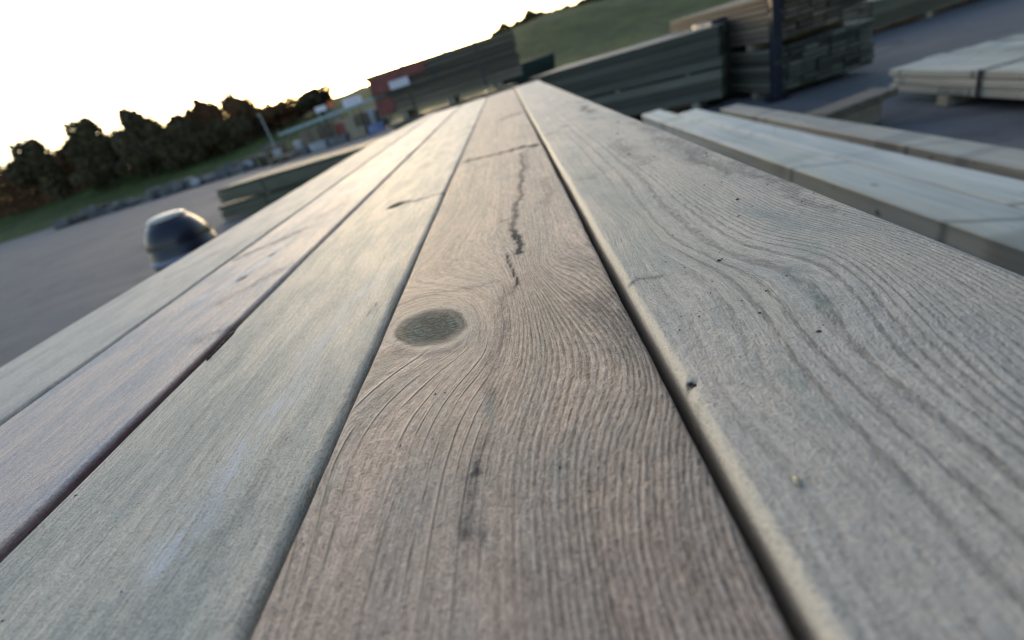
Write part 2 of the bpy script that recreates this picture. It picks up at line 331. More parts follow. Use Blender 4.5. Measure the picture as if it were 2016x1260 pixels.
# ------------------------------------------------------------------ ground, bank
def asphalt():
    t = NT('yard_asphalt')
    p = t.obj()
    n = t.noise(p, 0.35, 5.0, 0.6); n2 = t.noise(p, 60.0, 3.0, 0.7); n3 = t.noise(p, 2.3, 4.0, 0.6)
    c = t.mix(t.ramp(n, 0.35, 0.65), (0.085, 0.091, 0.108), (0.120, 0.126, 0.142))
    c = t.mix(t.mul(t.ramp(n3, 0.5, 0.7), 0.4), c, (0.13, 0.125, 0.12))
    c = t.mix(t.mul(t.ramp(n2, 0.5, 0.7), 0.3), c, (0.18, 0.18, 0.18))
    n4 = t.noise(p, 0.9, 6.0, 0.7, 1.5)
    c = t.mix(t.mul(t.ramp(n4, 0.52, 0.60), 0.55), c, (0.055, 0.058, 0.07))
    x, y, z = t.sep(p)
    tr = t.noise(t.comb(t.mul(x, 0.25), t.mul(y, 2.2), 0.0), 1.0, 4.0, 0.6)
    c = t.mix(t.mul(t.ramp(tr, 0.52, 0.66), 0.5), c, (0.17, 0.165, 0.16))
    return t.out(c, t.ramp(n, 0.3, 0.7, 0.75, 0.9), t.bump(t.mul(n2, 6e-3)), 0.25)
G = -0.95
S_ = 250.0
g = link_mesh('yard_ground', [(-S_, -60, G), (S_, -60, G), (S_, 300, G), (-S_, 300, G)], [(0, 1, 2, 3)], asphalt())
g['kind'] = 'structure'

def grass_mat():
    t = NT('grass_bank')
    p = t.obj()
    n = t.noise(p, 0.25, 5.0, 0.6); n2 = t.noise(p, 3.5, 5.0, 0.7)
    c = t.mix(t.ramp(n, 0.35, 0.65), (0.040, 0.062, 0.016), (0.075, 0.100, 0.024))
    c = t.mix(t.mul(t.ramp(n2, 0.45, 0.65), 0.6), c, (0.055, 0.050, 0.022))
    n5 = t.noise(p, 1.1, 6.0, 0.75, 1.0)
    c = t.mix(t.mul(t.ramp(n5, 0.48, 0.60), 0.7), c, (0.022, 0.034, 0.012))
    return t.out(c, 0.9, t.bump(t.mul(n2, 0.12)), 0.2)
def bank_height(x, y):
    s = np.clip((y - 30.0) / 26.0, 0, 1)
    s = s * s * (3 - 2 * s)
    top = 2.95 + 0.9 * np.sin(x * 0.09 + 0.8) * np.clip((x + 24) / 20, 0, 1) + 0.35 * np.sin(x * 0.31)
    top = top - 0.25 * np.clip((-17 - x) / 8, 0, 1)
    return G - 0.06 + s * top + 0.12 * np.sin(x * 1.3 + y * 0.7) * s
gx = np.linspace(-130, 110, 161); gy = np.concatenate([np.linspace(28.5, 60, 40), [75, 110]])
XX, YY = np.meshgrid(gx, gy)
ZZ = bank_height(XX, YY)
vv = np.stack([XX.ravel(), YY.ravel(), ZZ.ravel()], 1)
nx_, ny_ = len(gx), len(gy)
ff = [(j * nx_ + i, j * nx_ + i + 1, (j + 1) * nx_ + i + 1, (j + 1) * nx_ + i) for j in range(ny_ - 1) for i in range(nx_ - 1)]
hb = link_mesh('grass_bank', vv, ff, grass_mat(), smooth=True)
hb['kind'] = 'structure'

# ------------------------------------------------------------------ the five top boards
def tps_fit(pts, vals, ysc, lam=2.0):
    p = pts * np.array([1.0, ysc])
    d = np.linalg.norm(p[:, None] - p[None], axis=2)
    K = np.where(d > 0, d * d * np.log(d + 1e-9), 0.0) + lam * np.eye(len(p))
    A = np.block([[K, np.c_[np.ones(len(p)), p]], [np.c_[np.ones(len(p)), p].T, np.zeros((3, 3))]])
    w = np.linalg.solve(A, np.r_[vals, 0, 0, 0])
    def f(q):
        q = q * np.array([1.0, ysc]); o = np.empty(len(q))
        for a in range(0, len(q), 20000):
            b = q[a:a + 20000]
            dd = np.linalg.norm(b[:, None] - p[None], axis=2)
            o[a:a + 20000] = np.where(dd > 0, dd * dd * np.log(dd + 1e-9), 0) @ w[:-3] + w[-3] + b @ w[-2:]
        return o
    return f

def resample(pl, step=9.0):
    pl = np.array(pl, float); out = []
    for a, b in zip(pl[:-1], pl[1:]):
        n = max(1, int(np.linalg.norm(b - a) / step))
        for k in range(n): out.append(a + (b - a) * k / n)
    out.append(pl[-1]); return np.array(out)

def stroke_mask(xy, strokes, softy=1.0):
    m = np.zeros(len(xy))
    X_, Y_ = xy[:, 0], xy[:, 1]
    wx = np.sin(Y_ * .31 + 1.1 * np.sin(X_ * .4)) + .7 * np.sin(Y_ * .73 + X_ * .5 + 1) + .5 * np.sin(Y_ * 1.37 - X_ * .9)
    wx = wx + 1.6 * np.sin(Y_ * .083 + X_ * .05) + 1.2 * np.sin(Y_ * .041 + 2)
    wy = np.sin(X_ * .37 + Y_ * .11) + .6 * np.sin(X_ * .83 - Y_ * .21 + 2)
    xy0 = xy
    for w, s, pl in strokes:
        pl = np.array(pl, float)
        k_ = min(w * .28, 2.6); xy = xy0 + np.stack([wx * k_, wy * k_ * 1.6], 1)
        best = np.full(len(xy), 1e9)
        if len(pl) == 1: pl = np.r_[pl, pl + 0.01]
        for a, b in zip(pl[:-1], pl[1:]):
            ab = b - a
            t = np.clip(((xy - a) @ ab) / (ab @ ab + 1e-9), 0, 1)
            d = np.linalg.norm(xy - (a + t[:, None] * ab), axis=1)
            best = np.minimum(best, d)
        m = np.maximum(m, s * np.exp(-(best / w) ** 2))
    return np.clip(m * 1.4, 0, 1)

class Board:
    pass

def build_board(name, x0, x1, ya, yb, zt, mat, flow_fn, density, amp_fn, stain=(), pale=(), teal=(),
                knots=(), crack_fn=None, red_fn=None, cream_lit_fn=None, xstep=2.0, left_fn=None, rad=4.5, thick=45.0, notch=()):
    """x0,x1,ya,yb in mm on the deck plane; knots = (x, y, rx, ry, strength)."""
    ang = np.linspace(0, math.pi / 2, 6)
    prof = [(x0, -thick + 2), (x0 + 0.0, -thick * 0.5)]
    prof += [(x0 + rad - rad * math.cos(a), -rad + rad * math.sin(a)) for a in ang]
    nx = int((x1 - x0 - 2 * rad) / xstep)
    prof += [(x0 + rad + (x1 - x0 - 2 * rad) * i / nx, 0.0) for i in range(1, nx)]
    prof += [(x1 - rad + rad * math.sin(a), -rad + rad * math.cos(a)) for a in ang]
    prof += [(x1, -thick * 0.5), (x1, -thick + 2), (x1 - 2, -thick), (x0 + 2, -thick)]
    prof = np.array(prof)
    ys = list(np.arange(ya, 20, 30.0)) + list(np.arange(20, 560, 2.0)) + list(np.arange(560, 1000, 4.0))
    y = 1000.0
    while y < yb - 1: ys.append(y); y *= 1.012
    ys.append(yb)
    ys = np.array(ys)
    npf, nyy = len(prof), len(ys)
    PX = np.tile(prof[:, 0], (nyy, 1)); PZ = np.tile(prof[:, 1], (nyy, 1)); PY = np.repeat(ys[:, None], npf, 1)
    if left_fn is not None:
        sh = left_fn(ys)[:, None]
        u = np.clip((x1 - PX) / (x1 - x0), 0, 1)
        PX = PX + sh * u
    # small real unevenness: cupping, wandering edges, saw marks
    s1 = zt * 0.37 + x0 * 0.013
    edge = 0.35 * np.sin(PY * 0.021 + s1) + 0.25 * np.sin(PY * 0.057 + 2 * s1) + 0.12 * np.sin(PY * 0.19 + s1)
    side = np.where(PX > (x0 + x1) / 2, 1.0, -1.0)
    fall = np.clip(1 - (np.minimum(PX - x0, x1 - PX)) / 12.0, 0, 1)
    PX = PX + edge * side * fall * 0.6
    cx = (PX - (x0 + x1) / 2) / (x1 - x0)
    top = PZ > -rad - 0.1
    PZ = PZ + np.where(top, -1.0 * cx * cx + 0.10 * np.sin(PY * 0.045 + PX * 0.06) + 0.15 * np.sin(PY * 0.012 + PX * 0.03 + s1), 0)
    xy = np.stack([PX.ravel(), PY.ravel()], 1)
    flow = flow_fn(xy)
    kmask = np.zeros(len(xy)); kring = np.zeros(len(xy)); ringadd = np.zeros(len(xy)); kst = np.zeros(len(xy)); khalo = np.zeros(len(xy))
    dz = np.zeros(len(xy))
    for (kx, ky, rx, ry, s) in knots:
        sh1, sh2 = (0.29, 0.13) if s >= 1 else (0.0, 0.0)
        kdx = xy[:, 0] - kx + sh2 * (xy[:, 1] - ky); kdy = xy[:, 1] - ky + sh1 * (xy[:, 0] - kx)
        a = np.arctan2(kdy / ry, kdx / rx)
        rr = np.sqrt((kdx / rx) ** 2 + (kdy / ry) ** 2) * (1 + 0.02 * np.sin(3 * a + 1) + 0.02 * np.sin(7 * a))
        k = 1 / (1 + np.exp((rr - 1) * 14))
        kmask = np.maximum(kmask, k * s)
        kring = np.where(k > 0.02, rr * 4.0, kring)
        kst = np.maximum(kst, 0.5 * s * np.exp(-((rr - 1.04) / 0.10) ** 2) * (1 + .5 * np.sin(a * 2 + .6)))
        if s < 1: kst = np.maximum(kst, k * s * 1.05)
        khalo = np.maximum(khalo, (0.55 if s >= 1 else 0.3) * s * np.exp(-((rr - 1.22) / 0.09) ** 2))
        dz -= 0.35 * s * k - 0.35 * s * np.exp(-((rr - 1.3) / 0.25) ** 2)
    for (nx0, ny0, w, l, d) in notch:
        q = np.exp(-((xy[:, 0] - nx0) / w) ** 4 - ((xy[:, 1] - ny0) / l) ** 4)
        dz -= d * q
    PZ = PZ + dz.reshape(PZ.shape) * (PZ > -10)
    # ring count along flow
    fl = np.linspace(flow.min() - 1, flow.max() + 1, 2000)
    dn = density((fl[1:] + fl[:-1]) / 2)
    cum = np.r_[0, np.cumsum(dn * np.diff(fl))]
    ring = np.interp(flow, fl, cum)
    oc = np.array([(x0 + x1) / 2, ya, 0])
    verts = np.stack([PX.ravel() - oc[0], PY.ravel() - oc[1], PZ.ravel() - 0.0], 1) * 1e-3
    me = bpy.data.meshes.new(name)
    i = np.arange(npf); j = np.arange(nyy - 1)
    I, J = np.meshgrid(i, j)
    I2 = (I + 1) % npf
    quads = np.stack([J * npf + I, J * npf + I2, (J + 1) * npf + I2, (J + 1) * npf + I], -1).reshape(-1, 4)
    # split a big knot off as its own part
    o = None
    kq = np.zeros(len(quads), bool)
    for (kx, ky, rx, ry, s) in knots:
        if s >= 0.9:
            cxy = xy[quads].mean(1)
            onTop = PZ.ravel()[quads].min(1) > -3.5
            sh1, sh2 = (0.29, 0.13) if s >= 1 else (0.0, 0.0)
            kq |= ((((cxy[:, 0] - kx + sh2 * (cxy[:, 1] - ky)) / rx) ** 2 + ((cxy[:, 1] - ky + sh1 * (cxy[:, 0] - kx)) / ry) ** 2) < 1.10) & onTop
    fields = dict(flow=flow, ring=ring, ringamp=amp_fn(xy), stain=np.clip(np.maximum(stroke_mask(xy, stain), kst), 0, 1),
                  pale=stroke_mask(xy, pale), teal=0.6 * stroke_mask(xy, teal), knot=kmask, kring=kring,
                  cream_lit=np.maximum(khalo, cream_lit_fn(xy) * (PZ.ravel() > -rad * 1.15) if cream_lit_fn else 0), crack=crack_fn(xy) if crack_fn else np.zeros(len(xy)), red=red_fn(xy) if red_fn else np.zeros(len(xy)))
    def mk(nm, sel, caps, parent):
        q = quads[sel]
        used, inv = np.unique(q.ravel(), return_inverse=True)
        if caps:
            used = np.arange(len(verts)); faces = q.tolist()
            faces.append(list(range(npf))[::1]); faces.append([ (nyy - 1) * npf + k for k in range(npf)][::-1])
        else:
            faces = inv.reshape(-1, 4).tolist()
        m = bpy.data.meshes.new(nm)
        m.from_pydata(verts[used].tolist(), [], faces); m.update()
        m.polygons.foreach_set('use_smooth', [True] * (len(m.polygons) - (2 if caps else 0)) + ([False, False] if caps else []))
        for kk, arr in fields.items():
            at = m.attributes.new(kk, 'FLOAT', 'POINT')
            at.data.foreach_set('value', np.ascontiguousarray(arr[used], dtype=np.float32))
        m.materials.append(mat)
        ob = bpy.data.objects.new(nm, m); COL.objects.link(ob)
        if parent is not None: ob.parent = parent
        return ob
    root = mk(name, ~kq, True, None)
    root.location = (oc[0] * 1e-3, ya * 1e-3, zt * 1e-3)
    if kq.any(): mk('knot', kq, False, root)
    return root

def wav(xy, s, a=1.2):
    return a * np.sin(xy[:, 1] * 0.011 + s) + 0.6 * a * np.sin(xy[:, 1] * 0.027 + xy[:, 0] * 0.02 + 2.1 * s) + 0.25 * a * np.sin(xy[:, 1] * 0.071 + xy[:, 0] * 0.05 + s)

def knot_bend(xy, knots):
    d = np.zeros(len(xy))
    for (kx, ky, rx, ry, s) in knots:
        dx, dy = xy[:, 0] - kx, xy[:, 1] - ky
        rho = (dx / (rx * 1.2)) ** 2 + (dy / (ry * 2.2)) ** 2
        d -= dx * np.minimum(1.0, 1.0 / (rho + 0.15)) * 0.9
    return d

def fit_flow(traces, x0, x1, anchors_y, lam):
    P, V = [], []
    for val, pl in traces:
        r = resample(pl)
        P.append(r); V.append(val - r[:, 0])
    for yy, n in anchors_y:
        for xx in np.linspace(x0, x1, n):
            P.append(np.array([[xx, yy]])); V.append(np.array([0.0]))
    return tps_fit(np.vstack(P), np.concatenate(V), 0.55, lam)

# D: the brown board in the middle
dfit = fit_flow(D_FLOW, -113, 30, [(60, 8), (85, 8), (520, 7), (640, 6), (800, 5)], 60.0)
d_small = [(-98, 874, 7, 16, .5), (14, 832, 7, 14, .6), (-10, 1800, 9, 22, .5), (-70, 1650, 8, 20, .4)]
def d_flow(xy):
    q = np.clip(xy, [-116, 30], [34, 820])
    f = xy[:, 0] + dfit(q) * np.clip((900 - xy[:, 1]) / 120, 0, 1)
    return f + wav(xy, 0.4, 0.5) + knot_bend(xy, d_small)
def d_density(f):
    s = np.clip((f + 62) / 34, 0, 1); s = s * s * (3 - 2 * s)
    return 0.17 + 0.25 * s + 0.05 * np.clip((f + 20) / 10, 0, 1)
def gauss(xy, cx, cy, wx, wy): return np.exp(-((xy[:, 0] - cx) / wx) ** 2 - ((xy[:, 1] - cy) / wy) ** 2)
def d_amp(xy):
    x, y = xy[:, 0], xy[:, 1]
    right = np.clip((x + 50) / 40, 0, 1)
    near = np.clip((370 - y) / 130, 0.08, 1)
    a = (0.10 + 0.72 * right) * near
    a += 0.30 * gauss(xy, 12, 240, 26, 45)
    return np.clip(a, 0, 1)
def d_crack(xy):
    x, y = xy[:, 0], xy[:, 1]
    return np.clip((232 - y) / 12, 0, 1) * np.clip((-36 - x) / 14, 0, 1) * np.clip((y - 75) / 30, 0.25, 1)

board_d = build_board('timber_board', -113.5, 30.5, -620, 2940, 0.0, M['d'], d_flow, d_density, d_amp,
                      stain=DST, teal=DTE, knots=[(-81.0, 260.5, 20.5, 21.5, 1.0)] , crack_fn=d_crack, cream_lit_fn=lambda xy: 0.6 / (1 + np.exp((xy[:, 0] + 112.6) / 0.2)), rad=3.2)  # thin left edge: tan wood with warm side light put into the colour
tag(board_d, 'brown grey board in the middle of the deck with one big round blue green knot', 'board', 'weathered boards laid side by side on top')

# E: grey board on the right
efit = fit_flow(E_FLOW, 34, 174, [(820, 6), (1000, 6), (30, 4)], 40.0)
e_small = [(150, 1300, 8, 22, .3), (80, 1550, 6, 20, .3)]
def e_flow(xy):
    q = np.clip(xy, [34, 40], [176, 980])
    return xy[:, 0] + efit(q) * np.clip((1150 - xy[:, 1]) / 150, 0, 1) + wav(xy, 1.7, 0.7) + knot_bend(xy, e_small)
def e_density(f):
    s = np.clip((f - 98) / 14, 0, 1)
    return 0.085 + 0.30 * s
def e_amp(xy):
    f = np.clip((xy[:, 0] - 62) / 16, 0.1, 1)
    return np.clip(0.85 * f * np.clip((1200 - xy[:, 1]) / 600, 0.15, 1) + 0.15, 0, 1)
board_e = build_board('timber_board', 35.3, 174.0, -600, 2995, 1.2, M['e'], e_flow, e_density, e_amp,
                      stain=EST, teal=ETE, cream_lit_fn=lambda xy: 0.9 / (1 + np.exp((xy[:, 0] - 39.6 - 0.5 * np.sin(xy[:, 1] * .05) - .4 * np.sin(xy[:, 1] * .017)) / 0.25)), rad=5.0, notch=[(39.8, 151, 1.5, 2.0, 1.2)])  # left arris: cream wood and the glow from the side, both in the colour
tag(board_e, 'wide grey board with sweeping curved grain and dirt specks, rightmost on top', 'board', 'weathered boards laid side by side on top')

# C: pale grey green board left of the middle
c_kn = [(-186.0, 665.0, 11.0, 14.0, .95), (-130.2, 315, 3.0, 8.0, .25), (-160, 1500, 6, 18, .5)]
def c_flow(xy): return xy[:, 0] + wav(xy, 2.6, 1.3) + knot_bend(xy, c_kn)
board_c = build_board('timber_board', -262.5, -117.0, -640, 2915, -0.3, M['c'], c_flow, lambda f: 0.20 + 0.10 * np.sin(f * 0.07) + 0 * f,
                      lambda xy: np.clip(0.22 + 0.30 * np.clip((-200 - xy[:, 0]) / 30, 0, 1), 0, 1) * np.clip((900 - xy[:, 1]) / 500, .15, 1),
                      stain=CST, pale=CPL, knots=c_kn[:2], rad=4.2,
                      notch=[(-260.5, 327, 3.0, 16, 2.5), (-261.5, 345, 2.0, 5, 2.2)])
tag(board_c, 'pale grey green board with a bluish streak, left of the brown one', 'board', 'weathered boards laid side by side on top')

# B
b_kn = [(-330, 575, 4.5, 9, .5), (-350, 1250, 6, 18, .3)]
def b_flow(xy): return xy[:, 0] + wav(xy, 4.1, 2.4) + knot_bend(xy, b_kn)
def b_red(xy):
    return 0.85 * np.clip((xy[:, 0] + 268.5) / 1.5, 0, 1) * np.clip((430 - xy[:, 1]) / 90, 0, 1)
board_b = build_board('timber_board', -409.0, -267.0, -600, 2890, 1.2, M['b'], b_flow, lambda f: 0.12 + 0 * f,
                      lambda xy: 0.30 * np.clip((1100 - xy[:, 1]) / 500, .15, 1) , stain=BST, pale=BPL, knots=b_kn[:1], red_fn=b_red, rad=3.4)
tag(board_b, 'rosy grey board with soft dark smudges and a maroon stained edge, second from the left', 'board', 'weathered boards laid side by side on top')

# A: tapered outermost board
def a_left(ys): return 118.0 * np.clip((ys - 2150) / 850, 0, 1)
def a_flow(xy): return xy[:, 0] + wav(xy, 5.3, 1.6)
board_a = build_board('timber_board', -559.0, -414.0, -600, 2960, 1.8, M['a'], a_flow, lambda f: 0.14 + 0 * f,
                      lambda xy: 0.25 * np.clip((1200 - xy[:, 1]) / 500, .15, 1), stain=[(12, .3, [(-500, 620), (-470, 700)]), (9, .3, [(-530, 1500), (-480, 1540)])],
                      left_fn=a_left, rad=3.4, xstep=3.0)
tag(board_a, 'pale cream grey board at the left edge of the deck, narrowing at its far end', 'board', 'weathered boards laid side by side on top')
for n, o in enumerate((board_a, board_b, board_c, board_d, board_e)): o['group'] = 'weathered boards laid side by side on top'

# bark strip and splinter on the edge of C
def rough_blob(name, size, mat, parent=None, loc=(0, 0, 0), seed=1, sub=2):
    bm = bmesh.new(); bmesh.ops.create_icosphere(bm, subdivisions=sub, radius=1.0)
    r = random.Random(seed)
    for v in bm.verts:
        k = 0.75 + 0.5 * r.random()
        v.co = Vector((v.co.x * size[0] * k, v.co.y * size[1] * k, v.co.z * size[2] * k))
    return from_bm(name, bm, mat, parent, True, loc)
M['bark'] = flat_mat('dark_bark', (0.018, 0.015, 0.012), 0.9, 600.0, 0.4, 0.2e-3)
M['fibre'] = flat_mat('wood_fibre', (0.34, 0.30, 0.22), 0.8, 300.0, 0.2)
M['resin'] = flat_mat('resin', (0.30, 0.28, 0.20), 0.3, 300.0, 0.2)
bl = board_c.location
for k, (x, y, sx, sy) in enumerate([(-260.6, 341, 1.3, 4.5), (-259.6, 334, 1.2, 4.0), (-259.4, 327, 1.3, 4.5), (-258.9, 320, 1.0, 3.5), (-258.0, 312, .7, 4.0), (-257.4, 304.5, .55, 3.0)]):
    rough_blob('bark_flake', (sx * 1.5e-3, sy * 1.15e-3, 1.1e-3), M['bark'], board_c,
               (x * 1e-3 - bl.x + .8e-3, y * 1e-3 - bl.y, -0.5e-3), 5 + k, 2)
def curve_tube(bm, pts, r0, r1, sides=5):
    rings = []
    for k, p in enumerate(pts):
        p = Vector(p); q = Vector(pts[min(k + 1, len(pts) - 1)]) - Vector(pts[max(k - 1, 0)])
        q.normalize(); a = q.orthogonal().normalized(); b = q.cross(a)
        r = r0 + (r1 - r0) * k / (len(pts) - 1)
        rings.append([bm.verts.new(p + (a * math.cos(t) + b * math.sin(t)) * r) for t in [2 * math.pi * s / sides for s in range(sides)]])
    for u, v in zip(rings[:-1], rings[1:]):
        for s in range(sides):
            bm.faces.new((u[s], u[(s + 1) % sides], v[(s + 1) % sides], v[s]))
    bm.faces.new(rings[0][::-1]); bm.faces.new(rings[-1])
bm = bmesh.new()
r_ = random.Random(4)
for k in range(9):
    p = [Vector((-117.2 + r_.uniform(-.5, .5), 141 + r_.uniform(-1, 9), -1.6 + r_.uniform(-1, .4)))]
    dx, dy, dz_ = (r_.uniform(0, .6), r_.uniform(-1.6, -.6), r_.uniform(-.3, .5)) if k > 2 else (r_.uniform(.2, 1.0), r_.uniform(-.3, .8), r_.uniform(.4, .9))
    for q in range(7):
        p.append(p[-1] + Vector((dx * .5 + r_.uniform(-.25, .25), dy * .9 + r_.uniform(-.2, .2), dz_ * .5 + r_.uniform(-.25, .2))))
    curve_tube(bm, [(v * 1e-3 - Vector((bl.x, bl.y, 0))) for v in p], .22e-3, .08e-3)
from_bm('splinter', bm, M['fibre'], board_c)
el_ = board_e.location
for k, (x, y, sx, sy) in enumerate([(38.9, 152.0, 1.0, .9), (40.1, 150.6, .8, 1.1), (39.0, 149.0, .55, .9)]):
    rough_blob('bark_flake', (sx * 1e-3, sy * 1e-3, 0.5e-3), M['bark'], board_e, (x * 1e-3 - el_.x, y * 1e-3 - el_.y, -1.35e-3), 60 + k, 2)
rough_blob('resin_blister', (1.1e-3, 1.8e-3, 0.9e-3), M['resin'], board_e, (50.6e-3 - el_.x, 98.3e-3 - el_.y, 0.0), 9, 2)

# dirt specks, uncountable: one object
def specks(name, spots, mat):
    bm = bmesh.new()
    r = random.Random(21)
    for (x, y, z, s) in spots:
        a = r.uniform(0, 3.14); n = 6
        ring = []
        for k in range(n):
            t = 2 * math.pi * k / n
            rr = s * r.uniform(.6, 1.25)
            px, py = rr * math.cos(t), rr * math.sin(t) * r.uniform(.8, 1.6)
            ring.append((px * math.cos(a) - py * math.sin(a), px * math.sin(a) + py * math.cos(a)))
        lo = [bm.verts.new(((x + p[0]) * 1e-3, (y + p[1]) * 1e-3, z * 1e-3)) for p in ring]
        hi = [bm.verts.new(((x + p[0] * .6) * 1e-3, (y + p[1] * .6) * 1e-3, (z + s * .55 * r.uniform(.5, 1)) * 1e-3)) for p in ring]
        for k in range(n): bm.faces.new((lo[k], lo[(k + 1) % n], hi[(k + 1) % n], hi[k]))
        bm.faces.new(hi)
    return from_bm(name, bm, mat)
M['dirt'] = flat_mat('dirt', (0.030, 0.027, 0.024), 0.95, 900.0, 0.4)
sp = []
r_ = random.Random(99)
def topz(x, x0, x1, zt): return zt - 1.0 * ((x - (x0 + x1) / 2) / (x1 - x0)) ** 2 - 0.12
for k in range(300):
    x, y = r_.uniform(42, 170), r_.uniform(90, 900)
    if r_.random() < 0.5: x = 60 + 110 * r_.random() ** .6; y = 170 + 500 * r_.random()
    s = .16 + .55 * r_.random() ** 4
    sp.append((x, y, topz(x, 34.2, 174, 1.2), s * (1 + y / 900)))
for (x, y, s) in [(86.5, 246, 1.2), (88.5, 247, .8), (93, 163.9, .95), (96.5, 167, .6), (105, 212, .7), (75, 225, .6), (69, 248, .8), (62.5, 262, .7), (70, 214, .55), (47, 189, .5), (150, 800, 2.2), (128, 700, 2.0), (111, 560, 1.5), (58, 196, .5), (79, 200, .6), (132, 330, 1.4), (120, 300, 1.2)]:
    sp.append((x, y, topz(x, 34.2, 174, 1.2), s))
for k in range(230):
    x, y = r_.uniform(-108, 26), 80 + 620 * r_.random()
    if k < 90: x, y = r_.gauss(-25, 16), 190 + 400 * r_.random()
    s = .12 + .38 * r_.random() ** 4
    if -113 < x < 28: sp.append((x, y, topz(x, -113.5, 30.5, 0.0), s * (1 + y / 900)))
for k in range(110):
    x, y = r_.uniform(-258, -124), 90 + 640 * r_.random()
    sp.append((x, y, topz(x, -262.5, -116.3, -0.3), (.12 + .40 * r_.random() ** 4) * (1 + y / 900)))
so = specks('dirt_specks', sp, M['dirt'])
tag(so, 'tiny dark crumbs of dirt scattered over the weathered boards', 'dirt', kind='stuff')

# boards of the layer below, seen through the gaps, and the pack that carries them
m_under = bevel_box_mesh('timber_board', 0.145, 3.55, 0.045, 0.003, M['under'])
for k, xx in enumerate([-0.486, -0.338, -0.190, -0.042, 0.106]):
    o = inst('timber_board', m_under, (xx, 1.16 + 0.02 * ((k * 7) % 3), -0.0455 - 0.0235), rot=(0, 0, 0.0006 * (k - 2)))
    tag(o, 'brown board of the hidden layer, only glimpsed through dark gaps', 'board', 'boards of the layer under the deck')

def make_pack(name, loc, rz, length, layers, deep, bw, bt, mat, label, cat, group=None, jitter=0.01, bearer=0.08, seed=1, straps=0, strap_mat=None, nbear=3, vis=None):
    """Strapped pack; boards run along local X, front row at local y=0 facing -Y."""
    r = random.Random(seed)
    e = empty(name, loc, rz)
    tag(e, label, cat, group)
    me = bevel_box_mesh('board', bw - 0.003, length, bt - 0.007, 0.005, mat, 1)
    for k in range(layers):
        for d in range(deep):
            if vis and not vis(k, d, layers, deep): continue
            inst('board', me, (length / 2 + r.uniform(-jitter, jitter) * 2, bw * (d + 0.5) + r.uniform(-jitter, jitter) * .5, bearer + bt * (k + 0.5)), e,
                 (0, 0, -math.pi / 2), (1, 1, 1))
    if bearer > 0:
        mb = bevel_box_mesh('bearer', 0.09, bw * deep, bearer - 0.002, 0.003, M['lath'], 1)
        for q in range(nbear):
            inst('bearer', mb, (length * (q + 0.5) / nbear, bw * deep / 2, (bearer - 0.002) / 2), e)
    for q in range(straps):
        X0 = length * (q + 0.5) / straps
        H = layers * bt
        b = bmesh.new()
        w, o_ = 0.016, 0.004
        pts = [(-o_, bearer), (-o_, bearer + H + o_), (bw * deep + o_, bearer + H + o_), (bw * deep + o_, bearer)]
        vs = []
        for (yy, zz) in pts:
            vs.append([b.verts.new((X0 - w, yy, zz)), b.verts.new((X0 + w, yy, zz))])
        for u, v in zip(vs[:-1], vs[1:]): b.faces.new((u[0], u[1], v[1], v[0]))
        s = from_bm('strap', b, strap_mat, e)
        sm = s.modifiers.new('thick', 'SOLIDIFY'); sm.thickness = 0.0015
    return e
shell = lambda k, d, L, Dp: k >= L - 1 or d == 0 or d == Dp - 1
M['strap'] = flat_mat('black_strap', (0.02, 0.02, 0.022), 0.4, 20, .1)

# pack under the deck (boards along world Y): rotated 90 degrees
make_pack('timber_pack', (0.178, -0.62, G), math.pi / 2, 3.55, 13, 5, 0.147, 0.0595, M['under'],
          'strapped pack of brown boards right under the deck boards', 'timber pack', None, 0.004, 0.08, 3, 3, M['strap'], vis=shell)

# ------------------------------------------------------------------ boards lying lower, right of the deck
PACK_TOP = {}
def lone_board(x0, x1, y0, y1, ztop, t, mat, label, group, rz=0.0):
    me = bevel_box_mesh('timber_board', x1 - x0, y1 - y0, t, 0.006, mat, 3)
    o = inst('timber_board', me, ((x0 + x1) / 2, (y0 + y1) / 2, ztop - t / 2), rot=(0, 0, rz))
    return tag(o, label, 'board', group)
GR = 'pale boards stacked lower beside the deck'
lone_board(0.862, 0.996, 0.25, 3.71, -0.44, 0.085, M['light'], 'pale bluish board lying lower than the deck, nearest to its right edge', GR)
lone_board(1.022, 1.140, 0.15, 3.39, -0.452, 0.085, M['light'], 'pale narrow board beside the bluish one, second from the deck on the right', GR)
lone_board(1.615, 1.760, 0.7, 4.27, -0.655, 0.085, M['light2'], 'thick cream board with one dark cross mark, lowest at the far right', GR)
make_pack('timber_pack', (1.14, 0.2, G), math.pi / 2, 3.1, 5, 2, 0.140, 0.0700, M['light2'],
          'low strapped pack of cream boards carrying the two pale boards', 'timber pack', None, 0.006, 0.0605, 5, 3, M['strap'])
make_pack('timber_pack', (1.77, 0.75, G), math.pi / 2, 3.4, 3, 1, 0.145, 0.045, M['light2'],
          'short pile of cream boards under the thick board at far right', 'timber pack', None, 0.006, 0.0735, 6, 2, M['strap'])

# ------------------------------------------------------------------ packs in the yard
make_pack('timber_pack', (-5.66, 8.98, G), math.atan2(-0.55, 3.0), 6.2, 4, 6, 0.16, 0.0625, M['green_wood'],
          'lower half of the low dark green pile at left, sticking out further', 'timber pack', 'dark timber packs in the yard', 0.02, 0.02, 8, 3, M['strap'], vis=shell)
make_pack('timber_pack', (-5.56, 9.00, G + 0.2705), math.atan2(-0.55, 3.0), 6.0, 4, 6, 0.16, 0.065, M['green_wood'],
          'upper half of the low dark green pile lying at left', 'timber pack', 'dark timber packs in the yard', 0.02, 0.022, 18, 3, M['strap'], vis=shell)
